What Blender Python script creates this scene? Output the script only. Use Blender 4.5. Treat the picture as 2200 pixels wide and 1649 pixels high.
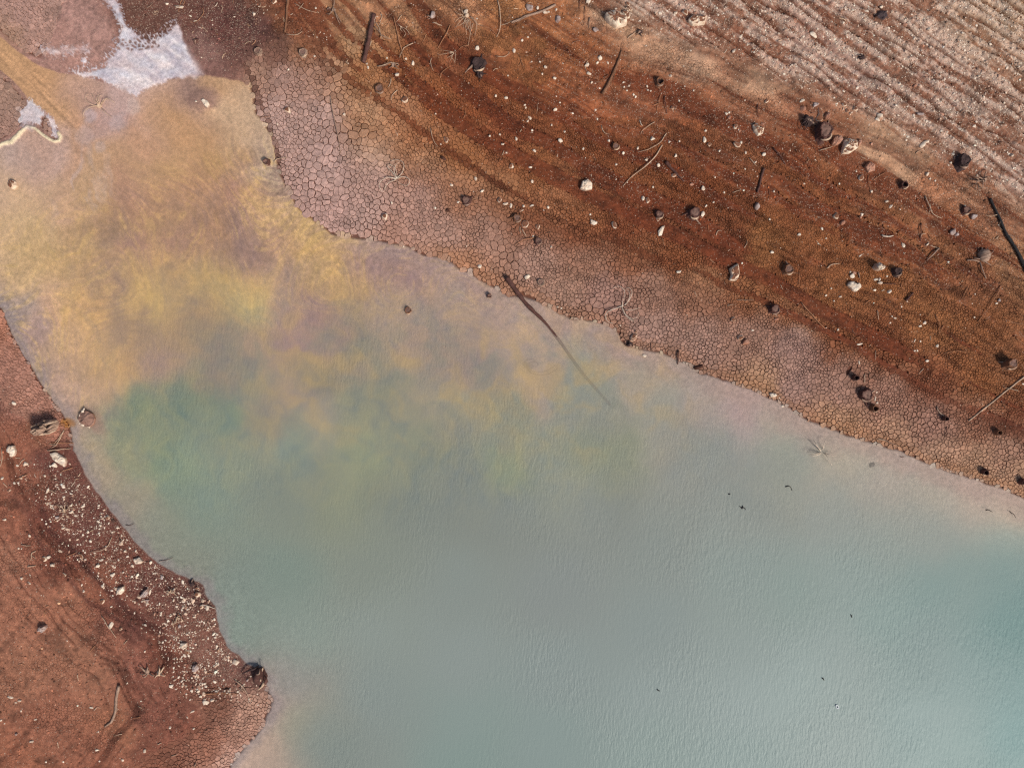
import bpy, math, random
import numpy as np
from mathutils import Vector, Matrix
from mathutils.geometry import delaunay_2d_cdt

for o in list(bpy.data.objects):
    bpy.data.objects.remove(o)
SC = bpy.context.scene
COL = SC.collection

# ------------------------------------------------------------------ camera, sky, sun, exposure
S = 0.015            # metres of ground per photo pixel
H = 22.0             # drone height
cam = bpy.data.cameras.new('drone_camera')
cam.sensor_fit = 'HORIZONTAL'
cam.sensor_width = 36.0
cam.lens = 36.0 * H / (2200 * S)
cam.clip_start = 0.1
cam.clip_end = 2000
camo = bpy.data.objects.new('drone_camera', cam)
COL.objects.link(camo)
camo.location = (0, 0, H)
SC.camera = camo

SUN_EL = math.radians(42)
SUN_DIR = Vector((0.70 * math.cos(SUN_EL), -0.714 * math.cos(SUN_EL), math.sin(SUN_EL)))
w = bpy.data.worlds.new('World')
SC.world = w
w.use_nodes = True
nt = w.node_tree
bg = nt.nodes['Background']
sky = nt.nodes.new('ShaderNodeTexSky')
sky.sky_type = 'NISHITA'
sky.sun_disc = False
sky.sun_elevation = SUN_EL
sky.sun_rotation = math.atan2(SUN_DIR.x, SUN_DIR.y)
sky.air_density = 1.0
sky.dust_density = 3.0
nt.links.new(sky.outputs[0], bg.inputs[0])
bg.inputs[1].default_value = 0.095
sl = bpy.data.lights.new('sun', 'SUN')
sl.energy = 3.05
sl.angle = math.radians(12.0)
sl.color = (1.0, 0.95, 0.88)
so = bpy.data.objects.new('sun', sl)
COL.objects.link(so)
so.rotation_euler = (-SUN_DIR).to_track_quat('-Z', 'Y').to_euler()
so.location = (20, -20, 30)
vs = SC.view_settings
vs.view_transform = 'Standard'
vs.look = 'None'
vs.exposure = 0.0
vs.gamma = 1.0
SC.cycles.use_denoising = False
SC.cycles.max_bounces = 6
SC.cycles.transparent_max_bounces = 8
SC.cycles.caustics_reflective = False
SC.cycles.caustics_refractive = False
SC.cycles.pixel_filter_type = 'BLACKMAN_HARRIS'
SC.cycles.filter_width = 1.3

# what a flat matt patch of albedo 1 renders to under this light (so colours can be real albedos)
KILL = np.array((0.985, 1.01, 1.06))
KWAT = np.array((1.10, 1.005, 0.965))

rng = np.random.default_rng(7)
random.seed(7)

def lin(c):
    c = np.asarray(c, float) / 255.0
    return np.where(c <= 0.04045, c / 12.92, ((c + 0.055) / 1.055) ** 2.4)
def alb(c):
    return np.clip(lin(c) / KILL, 0, 0.9)
def A4(c):
    a = alb(c)
    return (float(a[0]), float(a[1]), float(a[2]), 1.0)

# ------------------------------------------------------------------ noise, distance and colour fields
def _hash(ix, iy, seed):
    n = (ix.astype(np.int64) * 374761393 + iy.astype(np.int64) * 668265263 + seed * 974711) & 0x7fffffff
    n = ((n ^ (n >> 13)) * 1274126177) & 0x7fffffff
    n = n ^ (n >> 16)
    return (n & 0xffff) / 65535.0
def vnoise(x, y, seed=0):
    x = np.asarray(x, float); y = np.asarray(y, float)
    fx = np.floor(x); fy = np.floor(y)
    tx = x - fx; ty = y - fy
    tx = tx * tx * (3 - 2 * tx); ty = ty * ty * (3 - 2 * ty)
    ix = fx.astype(np.int64); iy = fy.astype(np.int64)
    a = _hash(ix, iy, seed); b = _hash(ix + 1, iy, seed)
    c = _hash(ix, iy + 1, seed); d = _hash(ix + 1, iy + 1, seed)
    return (a + (b - a) * tx) * (1 - ty) + (c + (d - c) * tx) * ty
def fbm(x, y, seed=0, oct=4):
    s = 0; a = 0.5; t = 0
    for i in range(oct):
        s = s + a * vnoise(x * 2 ** i + 17.3 * i, y * 2 ** i - 9.1 * i, seed + i)
        t += a; a *= 0.5
    return s / t * 2 - 1          # about -0.6 .. 0.6
def sst(a, b, x):
    t = np.clip((x - a) / (b - a), 0, 1)
    return t * t * (3 - 2 * t)
def sdf_poly(x, y, poly):
    """signed distance, positive inside"""
    p = np.array(poly, float)
    d = np.full(x.shape, 1e18); inside = np.zeros(x.shape, bool)
    n = len(p)
    for i in range(n):
        ax, ay = p[i]; bx, by = p[(i + 1) % n]
        ex, ey = bx - ax, by - ay
        wx, wy = x - ax, y - ay
        t = np.clip((wx * ex + wy * ey) / (ex * ex + ey * ey + 1e-12), 0, 1)
        d = np.minimum(d, (wx - ex * t) ** 2 + (wy - ey * t) ** 2)
        if ay != by:
            c = ((ay > y) != (by > y)) & (x < ex * (y - ay) / (by - ay) + ax)
            inside ^= c
    d = np.sqrt(d)
    return np.where(inside, d, -d)
def dist_line(x, y, pl):
    p = np.array(pl, float); d = np.full(x.shape, 1e18)
    for i in range(len(p) - 1):
        ax, ay = p[i]; bx, by = p[i + 1]
        ex, ey = bx - ax, by - ay
        t = np.clip(((x - ax) * ex + (y - ay) * ey) / (ex * ex + ey * ey + 1e-12), 0, 1)
        d = np.minimum(d, (x - ax - ex * t) ** 2 + (y - ay - ey * t) ** 2)
    return np.sqrt(d)
def shepard(x, y, pts, eps=14.0, p=2.0):
    num = np.zeros(x.shape + (3,)); den = np.zeros(x.shape)
    for (px, py, r, g, b) in pts:
        wgt = 1.0 / ((x - px) ** 2 + (y - py) ** 2 + eps * eps) ** p
        den += wgt
        for k, v in enumerate((r, g, b)):
            num[..., k] += wgt * v
    return num / den[..., None]
def P5(s):
    v = [float(t) for t in s.replace(',', ' ').split()]
    return [tuple(v[i:i + 5]) for i in range(0, len(v), 5)]
def P2(s):
    v = [float(t) for t in s.replace(',', ' ').split()]
    return [tuple(v[i:i + 2]) for i in range(0, len(v), 2)]

# ------------------------------------------------------------------ shorelines (photo pixels at the water level)
RIGHT = P2('''250 -8000 252 -120 265 0 275 48 298 72 330 82 352 72 376 52 392 68 398 92 412 118 430 145 437 160
470 165 500 172 530 181 545 215 548 240 562 255 580 290 592 330 603 370 618 402 632 430 655 456 690 480 712 500 740 505
790 515 830 521 872 527 910 545 940 549 962 555 985 571 1012 586 1040 601 1075 621 1095 633 1125 638 1150 645 1182 656
1205 671 1228 682 1250 684 1275 687 1308 702 1326 714 1334 730 1345 743 1372 746 1400 752 1440 768 1482 783 1510 800
1550 815 1600 831 1640 846 1700 876 1740 900 1800 925 1870 951 1930 966 1980 990 2040 1015 2100 1031 2160 1051 2200 1070
2400 1150 3000 1400 9000 3500 9000 -8000''')
FLAT_A = P2('''-9000 -9000 -9000 -1200 -600 -250 -60 38 0 78 40 112 80 140 125 157 165 159 200 169 240 184 270 194 292 203
310 192 350 175 400 164 438 163 452 120 420 60 330 40 270 -20 252 -130 250 -9000''')
FLAT_B = P2('''-9000 -300 -300 90 0 150 20 165 45 190 62 216 85 232 110 250 128 284 131 298 117 303 96 293 76 276 55 270
30 292 0 311 -300 420 -9000 700''')
LEFT = P2('''-9000 300 -300 600 -40 640 0 664 22 715 38 742 70 800 88 828 105 850 130 888 148 915 151 940 156 966 185 1020 205 1055
222 1072 262 1130 300 1172 340 1208 380 1233 425 1247 436 1256 440 1275 462 1300 466 1325 470 1352 485 1387 510 1408 532 1424
556 1436 570 1452 574 1470 576 1486 586 1502 574 1532 560 1562 520 1610 492 1649 440 1720 300 1900 -9000 9000''')

# ------------------------------------------------------------------ colour samples of the place, sky reflection painted into the water ones: x y r g b
LANDPTS = P5('''290 30 102 69 59, 330 60 94 63 55, 420 30 99 64 56, 480 60 92 59 54, 460 120 126 93 86, 520 100 99 67 61, 420 90 118 87 81, 600 30 134 87 63, 560 60 94 64 59,
640 50 142 94 68, 700 20 149 109 87, 760 70 156 120 102, 700 90 146 102 81, 600 110 106 73 63, 650 110 139 94 71, 560 150 149 112 97, 620 160 153 118 108, 700 160 148 111 97,
780 150 136 91 69, 860 130 129 82 59, 820 50 148 105 85, 900 30 149 110 89, 950 70 129 84 63, 900 110 116 71 53, 1000 110 111 64 49, 1060 60 132 85 61, 1080 10 141 97 71,
1000 20 148 107 87, 600 260 162 129 121, 700 250 160 127 119, 780 250 151 112 96, 860 230 140 95 77, 950 200 122 71 49, 1030 220 116 65 45, 900 280 136 89 69, 700 350 163 130 123,
800 350 158 124 115, 900 350 146 104 87, 1000 320 132 84 61, 1080 300 118 67 49, 700 450 162 127 120, 800 460 158 125 117, 900 450 153 116 105, 1000 420 142 98 78, 1080 420 136 91 71,
1150 350 128 78 56, 1200 420 138 89 69, 850 510 159 117 103, 950 500 156 119 107, 1050 500 151 112 98, 1000 560 164 117 95, 1150 480 132 84 64, 1250 480 124 75 55, 1350 480 114 64 47,
1150 560 153 116 103, 1250 560 147 105 88, 1350 560 134 86 65, 1200 630 156 118 103, 1300 640 155 116 105, 1400 620 148 108 93, 1450 560 122 71 51, 1550 540 110 61 45, 1500 620 141 97 78,
1600 640 132 84 63, 1400 700 156 120 109, 1500 740 156 119 107, 1600 720 151 112 98, 1700 740 154 118 109, 1700 680 138 90 70, 1800 720 122 73 53, 1700 600 117 69 49, 1650 520 132 84 59,
1800 640 130 81 58, 1900 740 115 67 49, 1700 830 158 121 111, 1640 830 166 125 101, 1800 830 154 115 102, 1900 850 147 107 93, 2000 820 122 73 55, 2000 900 147 107 94, 1810 910 166 124 100,
1900 940 163 122 101, 2000 970 164 125 105, 2100 900 140 95 77, 2180 880 122 75 57, 2100 1010 166 126 104, 2190 1040 166 126 104, 2180 980 154 114 97, 2100 820 129 80 57, 2190 780 122 78 59,
2000 700 132 84 60, 2100 700 127 79 57, 1900 600 131 82 57, 2000 600 133 84 61, 2100 600 121 76 59, 2180 560 142 102 82, 1800 520 131 80 57, 1700 450 124 74 53, 1900 480 129 80 59,
2050 500 130 83 63, 2150 450 136 95 79, 1600 420 114 65 47, 1500 400 114 64 45, 1400 350 117 68 48, 1500 300 120 71 52, 1600 320 121 74 56, 1700 360 121 71 51, 1800 400 121 71 51,
1900 400 126 79 61, 1300 300 117 67 48, 1200 250 117 67 48, 1150 180 127 78 55, 1300 180 127 78 58, 1400 200 124 77 59, 1500 200 122 78 61, 1600 250 127 84 68, 1150 80 136 87 63,
1200 40 132 87 65, 1300 20 149 117 104, 1350 15 174 153 142, 1250 100 131 82 59, 1400 80 144 110 96, 1420 60 149 119 106, 1500 60 139 97 83, 1500 140 148 117 105, 1560 30 155 125 111,
1600 100 141 103 89, 1640 170 151 119 106, 1650 50 151 121 108, 1750 50 146 111 99, 1750 120 156 128 117, 1850 60 153 122 108, 1850 180 153 123 113, 1950 80 156 129 114, 2000 150 154 123 110,
2100 60 171 145 123, 2180 30 178 155 133, 2180 120 166 139 120, 2100 200 156 127 113, 1950 250 152 121 106, 2050 300 152 122 108, 2150 300 156 127 113, 2190 400 156 128 117, 2100 400 141 104 89,
1800 280 138 96 79, 1880 330 152 120 106, 1950 370 149 117 103, 2000 420 135 93 76, 1750 220 133 90 75, 2060 360 128 86 71, 20 700 156 105 87, 20 800 148 104 91, 60 850 154 109 95,
100 880 148 103 89, 60 950 140 91 73, 20 1000 140 91 71, 120 1000 106 67 59, 60 1050 129 83 67, 150 1080 102 66 58, 200 1130 100 62 55, 100 1100 114 69 57, 30 1120 138 89 71,
20 1200 153 106 86, 60 1180 130 83 67, 120 1220 122 76 61, 250 1180 104 63 53, 330 1250 100 62 55, 420 1270 86 57 52, 200 1260 134 85 67, 60 1300 153 104 83, 150 1300 151 102 81,
240 1300 127 81 67, 280 1350 114 73 63, 350 1330 109 71 61, 420 1340 118 80 69, 440 1400 120 82 71, 350 1400 118 73 59, 250 1380 142 94 76, 150 1400 149 103 82, 50 1450 149 103 82,
200 1450 151 104 83, 300 1430 134 87 73, 380 1460 121 78 65, 480 1440 118 83 73, 540 1450 96 66 61, 450 1500 120 80 67, 330 1540 122 78 65, 250 1550 146 98 76, 100 1550 142 94 75,
50 1620 140 91 71, 200 1620 134 87 69, 330 1600 120 76 62, 400 1560 124 78 64, 450 1600 135 90 75, 520 1540 154 115 101, 560 1510 163 124 109, 480 1630 167 128 115, 50 30 160 123 114,
150 40 163 127 118, 200 80 161 125 116, 120 130 162 124 114, 20 80 155 119 103, 20 200 153 119 106, 40 250 153 119 108, 20 280 153 117 106, 70 90 161 123 113, 110 60 164 126 116''')
WATERPTS = P5('''30 110 192 151 113, 80 170 191 149 111, 120 230 188 146 104, 150 280 188 142 104, 172 322 184 144 116, 205 250 179 147 142, 250 255 184 151 150, 230 200 184 155 151, 180 200 188 152 134,
100 290 178 155 152, 60 305 192 156 138, 20 332 175 155 150, 60 350 184 152 138, 310 215 195 166 162, 335 222 188 152 128, 436 205 152 123 117, 205 300 178 150 147, 240 322 181 148 128,
100 330 189 160 150, 40 400 204 172 138, 150 430 192 156 138, 30 500 205 173 138, 60 600 209 174 130, 18 640 169 151 138, 4 655 152 134 134, 45 725 163 139 137, 100 700 209 168 135,
85 785 164 141 134, 150 760 192 157 129, 300 300 184 143 113, 400 280 188 147 109, 480 200 192 152 114, 520 250 197 167 138, 560 320 192 167 143, 590 380 190 168 146, 300 420 174 134 114,
400 400 182 141 111, 500 430 174 133 114, 560 440 192 152 114, 605 445 187 156 128, 620 520 177 142 124, 700 550 197 162 114, 650 500 188 157 114, 750 600 190 156 114, 300 540 164 128 114,
400 540 168 132 114, 520 520 155 125 116, 450 620 192 160 111, 520 650 202 175 122, 310 650 197 165 111, 250 600 170 138 114, 220 560 182 152 114, 200 640 188 152 114, 280 680 156 129 113,
400 720 172 142 114, 330 780 169 138 124, 250 790 192 152 114, 200 830 192 157 129, 130 830 182 152 138, 145 885 186 157 138, 450 790 152 132 119, 520 760 168 142 124, 600 620 172 142 124,
680 680 158 128 123, 620 730 163 132 125, 760 740 132 129 118, 850 640 171 147 131, 800 560 162 132 127, 870 562 162 132 128, 1000 620 164 137 130, 950 680 171 147 132, 1050 720 166 143 132,
900 750 167 142 127, 1000 790 153 133 122, 680 800 143 132 115, 765 770 176 150 124, 850 800 151 140 122, 1130 720 175 151 135, 1150 830 177 152 133, 1240 740 161 148 132, 1200 690 162 140 134,
1300 745 164 142 135, 1350 830 163 148 132, 1240 820 142 142 130, 300 880 126 137 116, 400 860 122 134 117, 500 880 126 136 119, 570 900 151 140 120, 680 890 165 148 127, 620 860 167 143 128,
780 880 151 145 123, 850 860 141 138 121, 910 860 160 145 126, 1000 880 155 145 126, 1080 900 150 145 126, 250 950 151 150 123, 220 1005 171 151 131, 195 950 166 150 131, 300 1000 134 147 122,
400 1000 136 147 128, 600 980 140 144 128, 800 990 145 146 122, 900 980 137 139 124, 1090 990 142 145 120, 1000 1050 133 135 128, 282 1080 172 153 130, 350 1050 132 145 125, 250 1095 132 127 121,
450 1100 130 142 130, 600 1100 136 140 128, 740 1090 142 143 122, 900 1100 131 135 128, 1100 1100 134 136 130, 1200 950 140 142 131, 1300 970 144 143 122, 1400 900 154 148 136, 1500 880 163 148 139,
1600 890 171 148 143, 1500 1000 143 143 136, 1300 1100 139 141 135, 1700 930 166 152 141, 1800 980 170 159 144, 1700 1020 150 150 139, 1900 1020 170 158 146, 2000 1060 168 157 144, 2100 1080 180 161 147,
2170 1090 186 166 148, 1600 1100 145 147 140, 1800 1120 148 150 143, 2000 1150 150 153 146, 2150 1160 150 158 149, 1400 1200 140 144 138, 1600 1250 142 150 144, 1700 1280 139 151 144, 1850 1240 145 155 149,
2000 1250 128 148 143, 2150 1230 125 146 142, 2190 1350 118 144 140, 2000 1400 138 151 147, 1800 1400 148 157 152, 1600 1400 144 152 147, 1400 1350 139 146 142, 1200 1250 139 142 138, 1000 1250 139 144 138,
800 1200 136 140 130, 600 1230 128 140 130, 500 1250 128 138 130, 420 1200 136 138 126, 330 1150 136 138 126, 500 1350 130 142 133, 650 1350 141 150 141, 800 1350 144 150 143, 1000 1400 144 150 145,
1200 1450 141 148 144, 1400 1500 146 154 150, 1600 1500 152 161 157, 1700 1480 152 163 158, 1800 1580 153 162 157, 2000 1560 148 162 158, 2180 1560 127 155 152, 1600 1620 146 158 153, 1400 1620 143 155 149,
1200 1600 139 150 145, 1000 1550 139 150 144, 1000 1630 134 148 141, 800 1500 139 146 141, 700 1600 127 138 134, 605 1475 142 140 136, 640 1560 148 147 129, 592 1530 170 146 136, 572 1610 176 152 136,
540 1640 181 157 141, 500 1645 185 161 150, 2300 1300 116 143 140, 2300 1600 127 152 149,
100 480 196 166 124, 70 530 198 168 124, 120 560 190 158 115, 200 480 180 148 111, 150 680 196 161 118, 60 440 196 168 130, 110 380 188 158 128, 250 350 184 148 112, 350 350 184 148 110, 200 380 186 154 120,
450 350 180 143 104, 350 480 172 137 106, 250 480 174 140 108, 450 500 166 130 104, 250 900 134 139 118, 200 780 188 155 115, 120 740 190 158 120, 2100 1450 138 155 151, 1900 1320 140 156 150, 2050 1600 140 158 153''')
SALT_A = P2('''437 161 428 142 410 117 398 92 392 66 381 52 371 57 356 76 338 85 318 85 298 81 276 78 262 86 256 98 250 110 240 120 230 132 226 145
205 152 182 156 160 158 176 166 215 168 242 181 272 196 292 208 303 198 330 186 362 172 400 166 420 168''')
SALT_B = P2('''226 0 247 -4 260 24 272 54 292 72 314 84 296 92 286 84 268 88 256 92 258 72 262 60 250 34 238 14''')
SALT_C = P2('''40 236 52 233 60 218 66 210 72 219 92 238 106 246 116 262 126 284 124 296 114 290 106 262 96 250 88 252 86 266 70 264 56 264 44 272 40 255''')
CREAM = P2('''-20 322 0 312 25 304 44 286 60 272 76 276 90 288 104 298 116 304 128 302 131 294 126 286''')
SALT_D = P2('''85 103 100 100 130 104 165 100 188 104 190 112 165 110 140 114 125 120 110 112 88 108''')

# ------------------------------------------------------------------ ground: one sheet, fine in view, coarse far off
def axis(lo, hi, step, far):
    a = list(np.arange(lo, hi + step, step))
    d = step; up = [a[-1]]; dn = [a[0]]
    while up[-1] < far:
        d *= 1.3; up.append(up[-1] + d); dn.append(dn[-1] - d)
    return np.array(dn[:0:-1] + a + up[1:])
gx = axis(-70, 2270, 2.15, 14000)
gy = axis(-70, 1720, 2.15, 14000)
GX, GY = np.meshgrid(gx, gy)

EDGE = 7.0
def shore_d(u, v):
    wob = 3.0 * fbm(u / 16, v / 16, 3, 3) + 5.0 * fbm(u / 60, v / 60, 4, 2)
    dr = sdf_poly(u, v, RIGHT); dl = sdf_poly(u, v, LEFT)
    da = sdf_poly(u, v, FLAT_A); db = sdf_poly(u, v, FLAT_B)
    return dr + wob, dl + wob, da + wob * 0.6, db + wob * 0.6
DR, DL, DA, DB = shore_d(GX, GY)
D = np.maximum(np.maximum(DR, DL), np.maximum(DA, DB))        # > 0 on land, photo px
land_z = np.maximum(np.maximum(0.052 * DR, 0.060 * DL), np.maximum(0.016 * np.minimum(DA, 90), 0.016 * np.minimum(DB, 90))) * S
t = sst(650, 1000, GY + 0.25 * GX)
dep = -D * S * (0.026 + 0.070 * t)
dep = 1.8 * (1 - np.exp(-np.maximum(dep, 0) / 1.8))
BASE = np.where(D > 0, 1.1 * (1 - np.exp(-np.maximum(land_z, 0) / 1.1)), -dep)
# a low mud mound standing out of the shallows, and another under the white-rimmed mud lump
for (mx, my, ra, rb, ang, hh) in ((436, 212, 42, 34, 0, 0.075), (205, 905, 42, 24, 55, 0.06)):
    ca, sa = math.cos(math.radians(ang)), math.sin(math.radians(ang))
    qx = ((GX - mx) * ca + (GY - my) * sa) / ra; qy = (-(GX - mx) * sa + (GY - my) * ca) / rb
    BASE = BASE + hh * np.exp(-(qx ** 2 + qy ** 2) * 1.6)
U = 1100 + (GX - 1100) * H / (H - BASE)
V = 824.5 + (GY - 824.5) * H / (H - BASE)
LANDM = sst(-2, 2, D)

# ---- gravel ridges of the upper right slope
PE = np.interp(U, [1200, 1400, 1650, 1905, 2200, 2600], [715, 746, 818, 868, 905, 950])
PP = 0.568 * U - 0.823 * V
QQ = 0.823 * U + 0.568 * V
GRAV = sst(-35, 25, PP - PE + 26 * fbm(U / 70, V / 50, 21, 3)) * sst(1180, 1420, U)
ph = PP / 25 + 0.30 * fbm(QQ / 420, PP / 200, 22, 2) + 0.75 * fbm(QQ / 170, PP / 45, 23, 3) + 0.9 * fbm(PP / 90, QQ / 900, 28, 2)
fr = ph - np.floor(ph)
amp = sst(-0.30, 0.30, fbm(QQ / 120, PP / 20, 24, 4) + 0.04)
big = sst(0.15, 0.35, fbm(QQ / 300, PP / 40, 29, 3))
gw_ = 0.085 + 0.06 * fbm(QQ / 26, PP / 12, 20, 3)
groove = np.exp(-((fr - 0.12) / gw_) ** 2) + np.exp(-((fr - 1.12) / gw_) ** 2)
groove = groove * (0.15 + 0.85 * amp)
tread = sst(0.2, 0.4, fr) * (1 - 0.65 * sst(0.5, 1.0, fr))
clod = fbm(U / 7, V / 7, 43, 4)
RID = GRAV * (0.05 * tread * amp - 0.10 * groove + 0.05 * big + 0.05 * clod)
# ---- low wash lines across the bare brown slope
P2b = 0.447 * U - 0.894 * V; Q2b = 0.894 * U + 0.447 * V
L0 = np.interp(U, [300, 480, 535, 560, 600, 640, 700, 860, 940, 1050, 1150, 1230, 1330, 1400, 1500, 1600, 1700, 1850, 2000, 2200, 2600], [-260, 30, 170, 260, 370, 430, 500, 525, 550, 600, 645, 690, 720, 752, 790, 835, 880, 940, 1005, 1075, 1230])
L1 = np.interp(U, [300, 600, 720, 800, 900, 1000, 1100, 1300, 1500, 1650, 1850, 2050, 2200, 2600], [-620, -230, -50, 40, 140, 225, 295, 400, 495, 575, 690, 785, 870, 1090])
L2 = np.interp(U, [300, 700, 1000, 1250, 1400, 1650, 1800, 1905, 2050, 2200, 2600], [-900, -520, -230, -30, 40, 150, 240, 290, 380, 480, 760])
T = np.where(V > L1, (L0 - V) / (L0 - L1), 1 + (L1 - V) / (L1 - L2))
TP_ = 235 * (T + 0.03 * fbm(U / 120, V / 120, 30, 3))
st2 = fbm(TP_ / 17 + 0.5 * fbm(Q2b / 220, TP_ / 90, 31, 3), Q2b / 480, 32, 4)
MID = sst(120, 210, DR) * (1 - GRAV) * sst(560, 760, U)
def lines(d_, al, seed, wl, th):
    n_ = fbm(d_ / wl + 0.35 * fbm(al / 110, d_ / 50, seed, 3), al / 900, seed + 1, 2)
    return np.exp(-(n_ / th) ** 2) * sst(-0.15, 0.2, fbm(al / 70, d_ / 22, seed + 2, 3))
seam = np.maximum(lines(TP_, Q2b, 33, 24, 0.085), np.maximum(0.8 * lines(TP_, Q2b, 37, 13, 0.12), 0.7 * lines(TP_, Q2b, 47, 8.5, 0.15))) * sst(90, 190, DR) * (1 - GRAV)
alL = 0.7 * U + 0.7 * V
LSEAM = np.maximum(lines(DL, alL, 45, 26, 0.085), 0.75 * lines(DL, alL, 48, 14, 0.12)) * sst(70, 100, DL) * (1 - 0.6 * sst(230, 330, DL)) * (DL > DR)
micro = 0.010 * fbm(U / 6, V / 6, 41, 3) + 0.018 * fbm(U / 24, V / 24, 42, 3)
LBS = sst(30, 80, DL)
lb_line = (np.exp(-((DL - 118 + 14 * fbm(U / 90, V / 90, 36, 2)) / 9) ** 2) + 0.7 * np.exp(-((DL - 150 + 16 * fbm(U / 90, V / 90, 40, 2)) / 6) ** 2)) * sst(1020, 1140, V) * (1 - sst(1330, 1480, V))
Z = BASE + RID + LANDM * sst(0, 25, D) * (micro + MID * (0.012 * st2 - 0.022 * seam)) - 0.03 * lb_line - 0.02 * LSEAM

# ---- where the drying mud has broken into plates
def lobes(u, v, s): return fbm(u / 90, v / 45, s, 3)
shoreR = np.where(DR > 0, DR, -D)
far = np.interp(U, [520, 700, 900, 1100, 1400, 1800, 2200], [330, 330, 330, 230, 225, 215, 200])
wash = sst(0.08, 0.16, -st2 - 0.02) * sst(0.45, 0.75, T)                 # smooth dark-red wash stripes without plates
pmR = (1 - sst(1.02, 1.34, T + 0.45 * lobes(U, V, 51))) * sst(520, 545, U) * sst(70, 150, V + 0.15 * (U - 560) + 40 * lobes(U, V, 52))
pmR = np.maximum(pmR, 0.9 * sst(0.02, 0.16, st2 + 0.25 * fbm(U / 50, V / 50, 53, 2)) * (1 - sst(1.45, 1.75, T)) * sst(1000, 1250, U) * sst(240, 330, V)) * (DR > 0) + pmR * (DR <= 0)
pmR = pmR * (1 - 0.97 * wash)
pmR *= sst(-26, -14, DR) * (DR > DL)
pmL = (1 - sst(52, 95, DL + 30 * lobes(U, V, 54))) * (1 - sst(930, 975, V)) + (1 - sst(70, 150, DL + 40 * lobes(U, V, 55))) * sst(1468, 1500, V)
pmL *= sst(-24, -14, DL)
pmF = np.maximum(sst(6, 20, DB) * 0.62, sst(6, 20, DA) * (1 - sst(90, 150, U + 0.35 * V)) * 0.75)
pmF = pmF * (D > 0) * (DR < 0)
PM = np.clip(np.maximum(np.maximum(pmR, pmL), pmF), 0, 1)
CS = np.interp(U, [500, 700, 900, 1200, 2200], [13, 14.5, 11.5, 9.4, 9.4]) - sst(0.1, 0.95, np.where(DR > 0, 0.75 * T, 0)) * np.interp(U, [500, 900, 1200, 2200], [2.5, 5.8, 5.0, 3.7])
CS = np.where(DL > DR, np.where(V > 1300, 10.0, 7.5), CS)
CS = np.where((V < 330) & (U < 300), 9.5, CS) * (1 + 0.35 * fbm(U / 60, V / 60, 57, 2))
CS = np.maximum(CS, 4.9)
DROP = 0.042 * sst(0.0, 0.3, PM) * sst(-5, 1, D)

# ---- colours of the ground itself
wu = U + 26 * fbm(U / 55, V / 55, 61, 4); wv = V + 26 * fbm(U / 55, V / 55, 71, 4)
CL = shepard(wu, wv, LANDPTS, 16.0)
wx1 = 75 * fbm(U / 110, V / 110, 81, 6); wx2 = 75 * fbm(U / 110, V / 110, 91, 6)
dw = 0.9 - 0.5 * sst(950, 1150, V)
CW = shepard(U + wx1 * dw, V + wx2 * dw, WATERPTS, 42.0)
# dark red wash stripes on the brown slope
dk = np.clip(0.55 * MID * (1 - 0.5 * PM) * sst(-0.05, 0.35, -st2 + 0.15 * fbm(U / 20, V / 20, 35, 2)) + 1.1 * wash * sst(60, 120, DR) * (1 - GRAV), 0, 1.3)
CL = CL * (1 - dk[..., None] * 0.5) + np.array((94, 47, 32)) * dk[..., None] * 0.5
sm = np.clip((1 - 0.5 * PM) * seam + 0.9 * LSEAM, 0, 1)
CL = CL * (1 - 0.52 * sm[..., None]) + np.array((64, 34, 26)) * 0.52 * sm[..., None]
lt = MID * (1 - PM) * sst(0.05, 0.4, st2)
CL = CL * (1 + 0.16 * lt[..., None])
# orange damp fringe just above the water on the right shore
fr_ = sst(-2, 4, DR) * (1 - sst(8, 34 + 22 * fbm(U / 30, V / 30, 39, 2), DR)) * sst(860, 960, U)
CL = CL * (1 - 0.30 * fr_[..., None]) + np.array((150, 98, 66)) * 0.30 * fr_[..., None]
# gravel: pale crust on the treads, bare soil in the grooves
gm = GRAV * (0.35 + 0.65 * amp)
patch = sst(-0.10, 0.14, fbm(QQ / 60, PP / 11, 25, 6) + 0.10 * (amp - 0.5) + 0.12 * sst(0, 150, PP - PE))
pale = (GRAV * (0.25 + 0.75 * tread) * patch)[..., None]
browner = (GRAV * (1 - patch) * (1 - 0.6 * sst(1950, 2250, U - 0.8 * V)))[..., None]
CL = CL * (1 - 0.65 * browner) + np.array((116, 72, 52)) * 0.65 * browner
CL = CL * (1 - 0.72 * pale) + np.array((194, 168, 153)) * 0.72 * pale
gv = (GRAV * groove)[..., None]
CL = CL * (1 - 0.85 * gv) + np.array((82, 46, 33)) * 0.85 * gv
cor = sst(1900, 2250, U - 0.8 * V)[..., None] * 0.5
CL = CL * (1 - cor) + (CL * 0.94 + np.array((14, 10, 2))) * cor
# dark crumbling edge of the bank at the inner corner of the pond
ed = dist_line(U, V, [(528, 140), (548, 200), (566, 240), (584, 290), (596, 335), (604, 385), (622, 425)]) + 5 * fbm(U / 9, V / 9, 46, 3)
ed = (1 - sst(1.5, 7, ed))[..., None] * (DR > 1)[..., None]
CL = CL * (1 - 0.62 * ed) + np.array((84, 54, 46)) * 0.62 * ed
# left bank: dark damp line
lbk = np.clip(lb_line, 0, 1)[..., None] * 0.68
CL = CL * (1 - lbk) + np.array((74, 44, 40)) * lbk
# mottle
mo = fbm(U / 9, V / 9, 63, 3)
CL = CL * (1 + 0.16 * mo[..., None])
mo2 = sst(0.18, 0.42, fbm(U / 30, V / 24, 64, 4)) * LANDM * sst(40, 120, D) * (1 - PM)
CL = CL * (1 - 0.16 * mo2[..., None])
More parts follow.
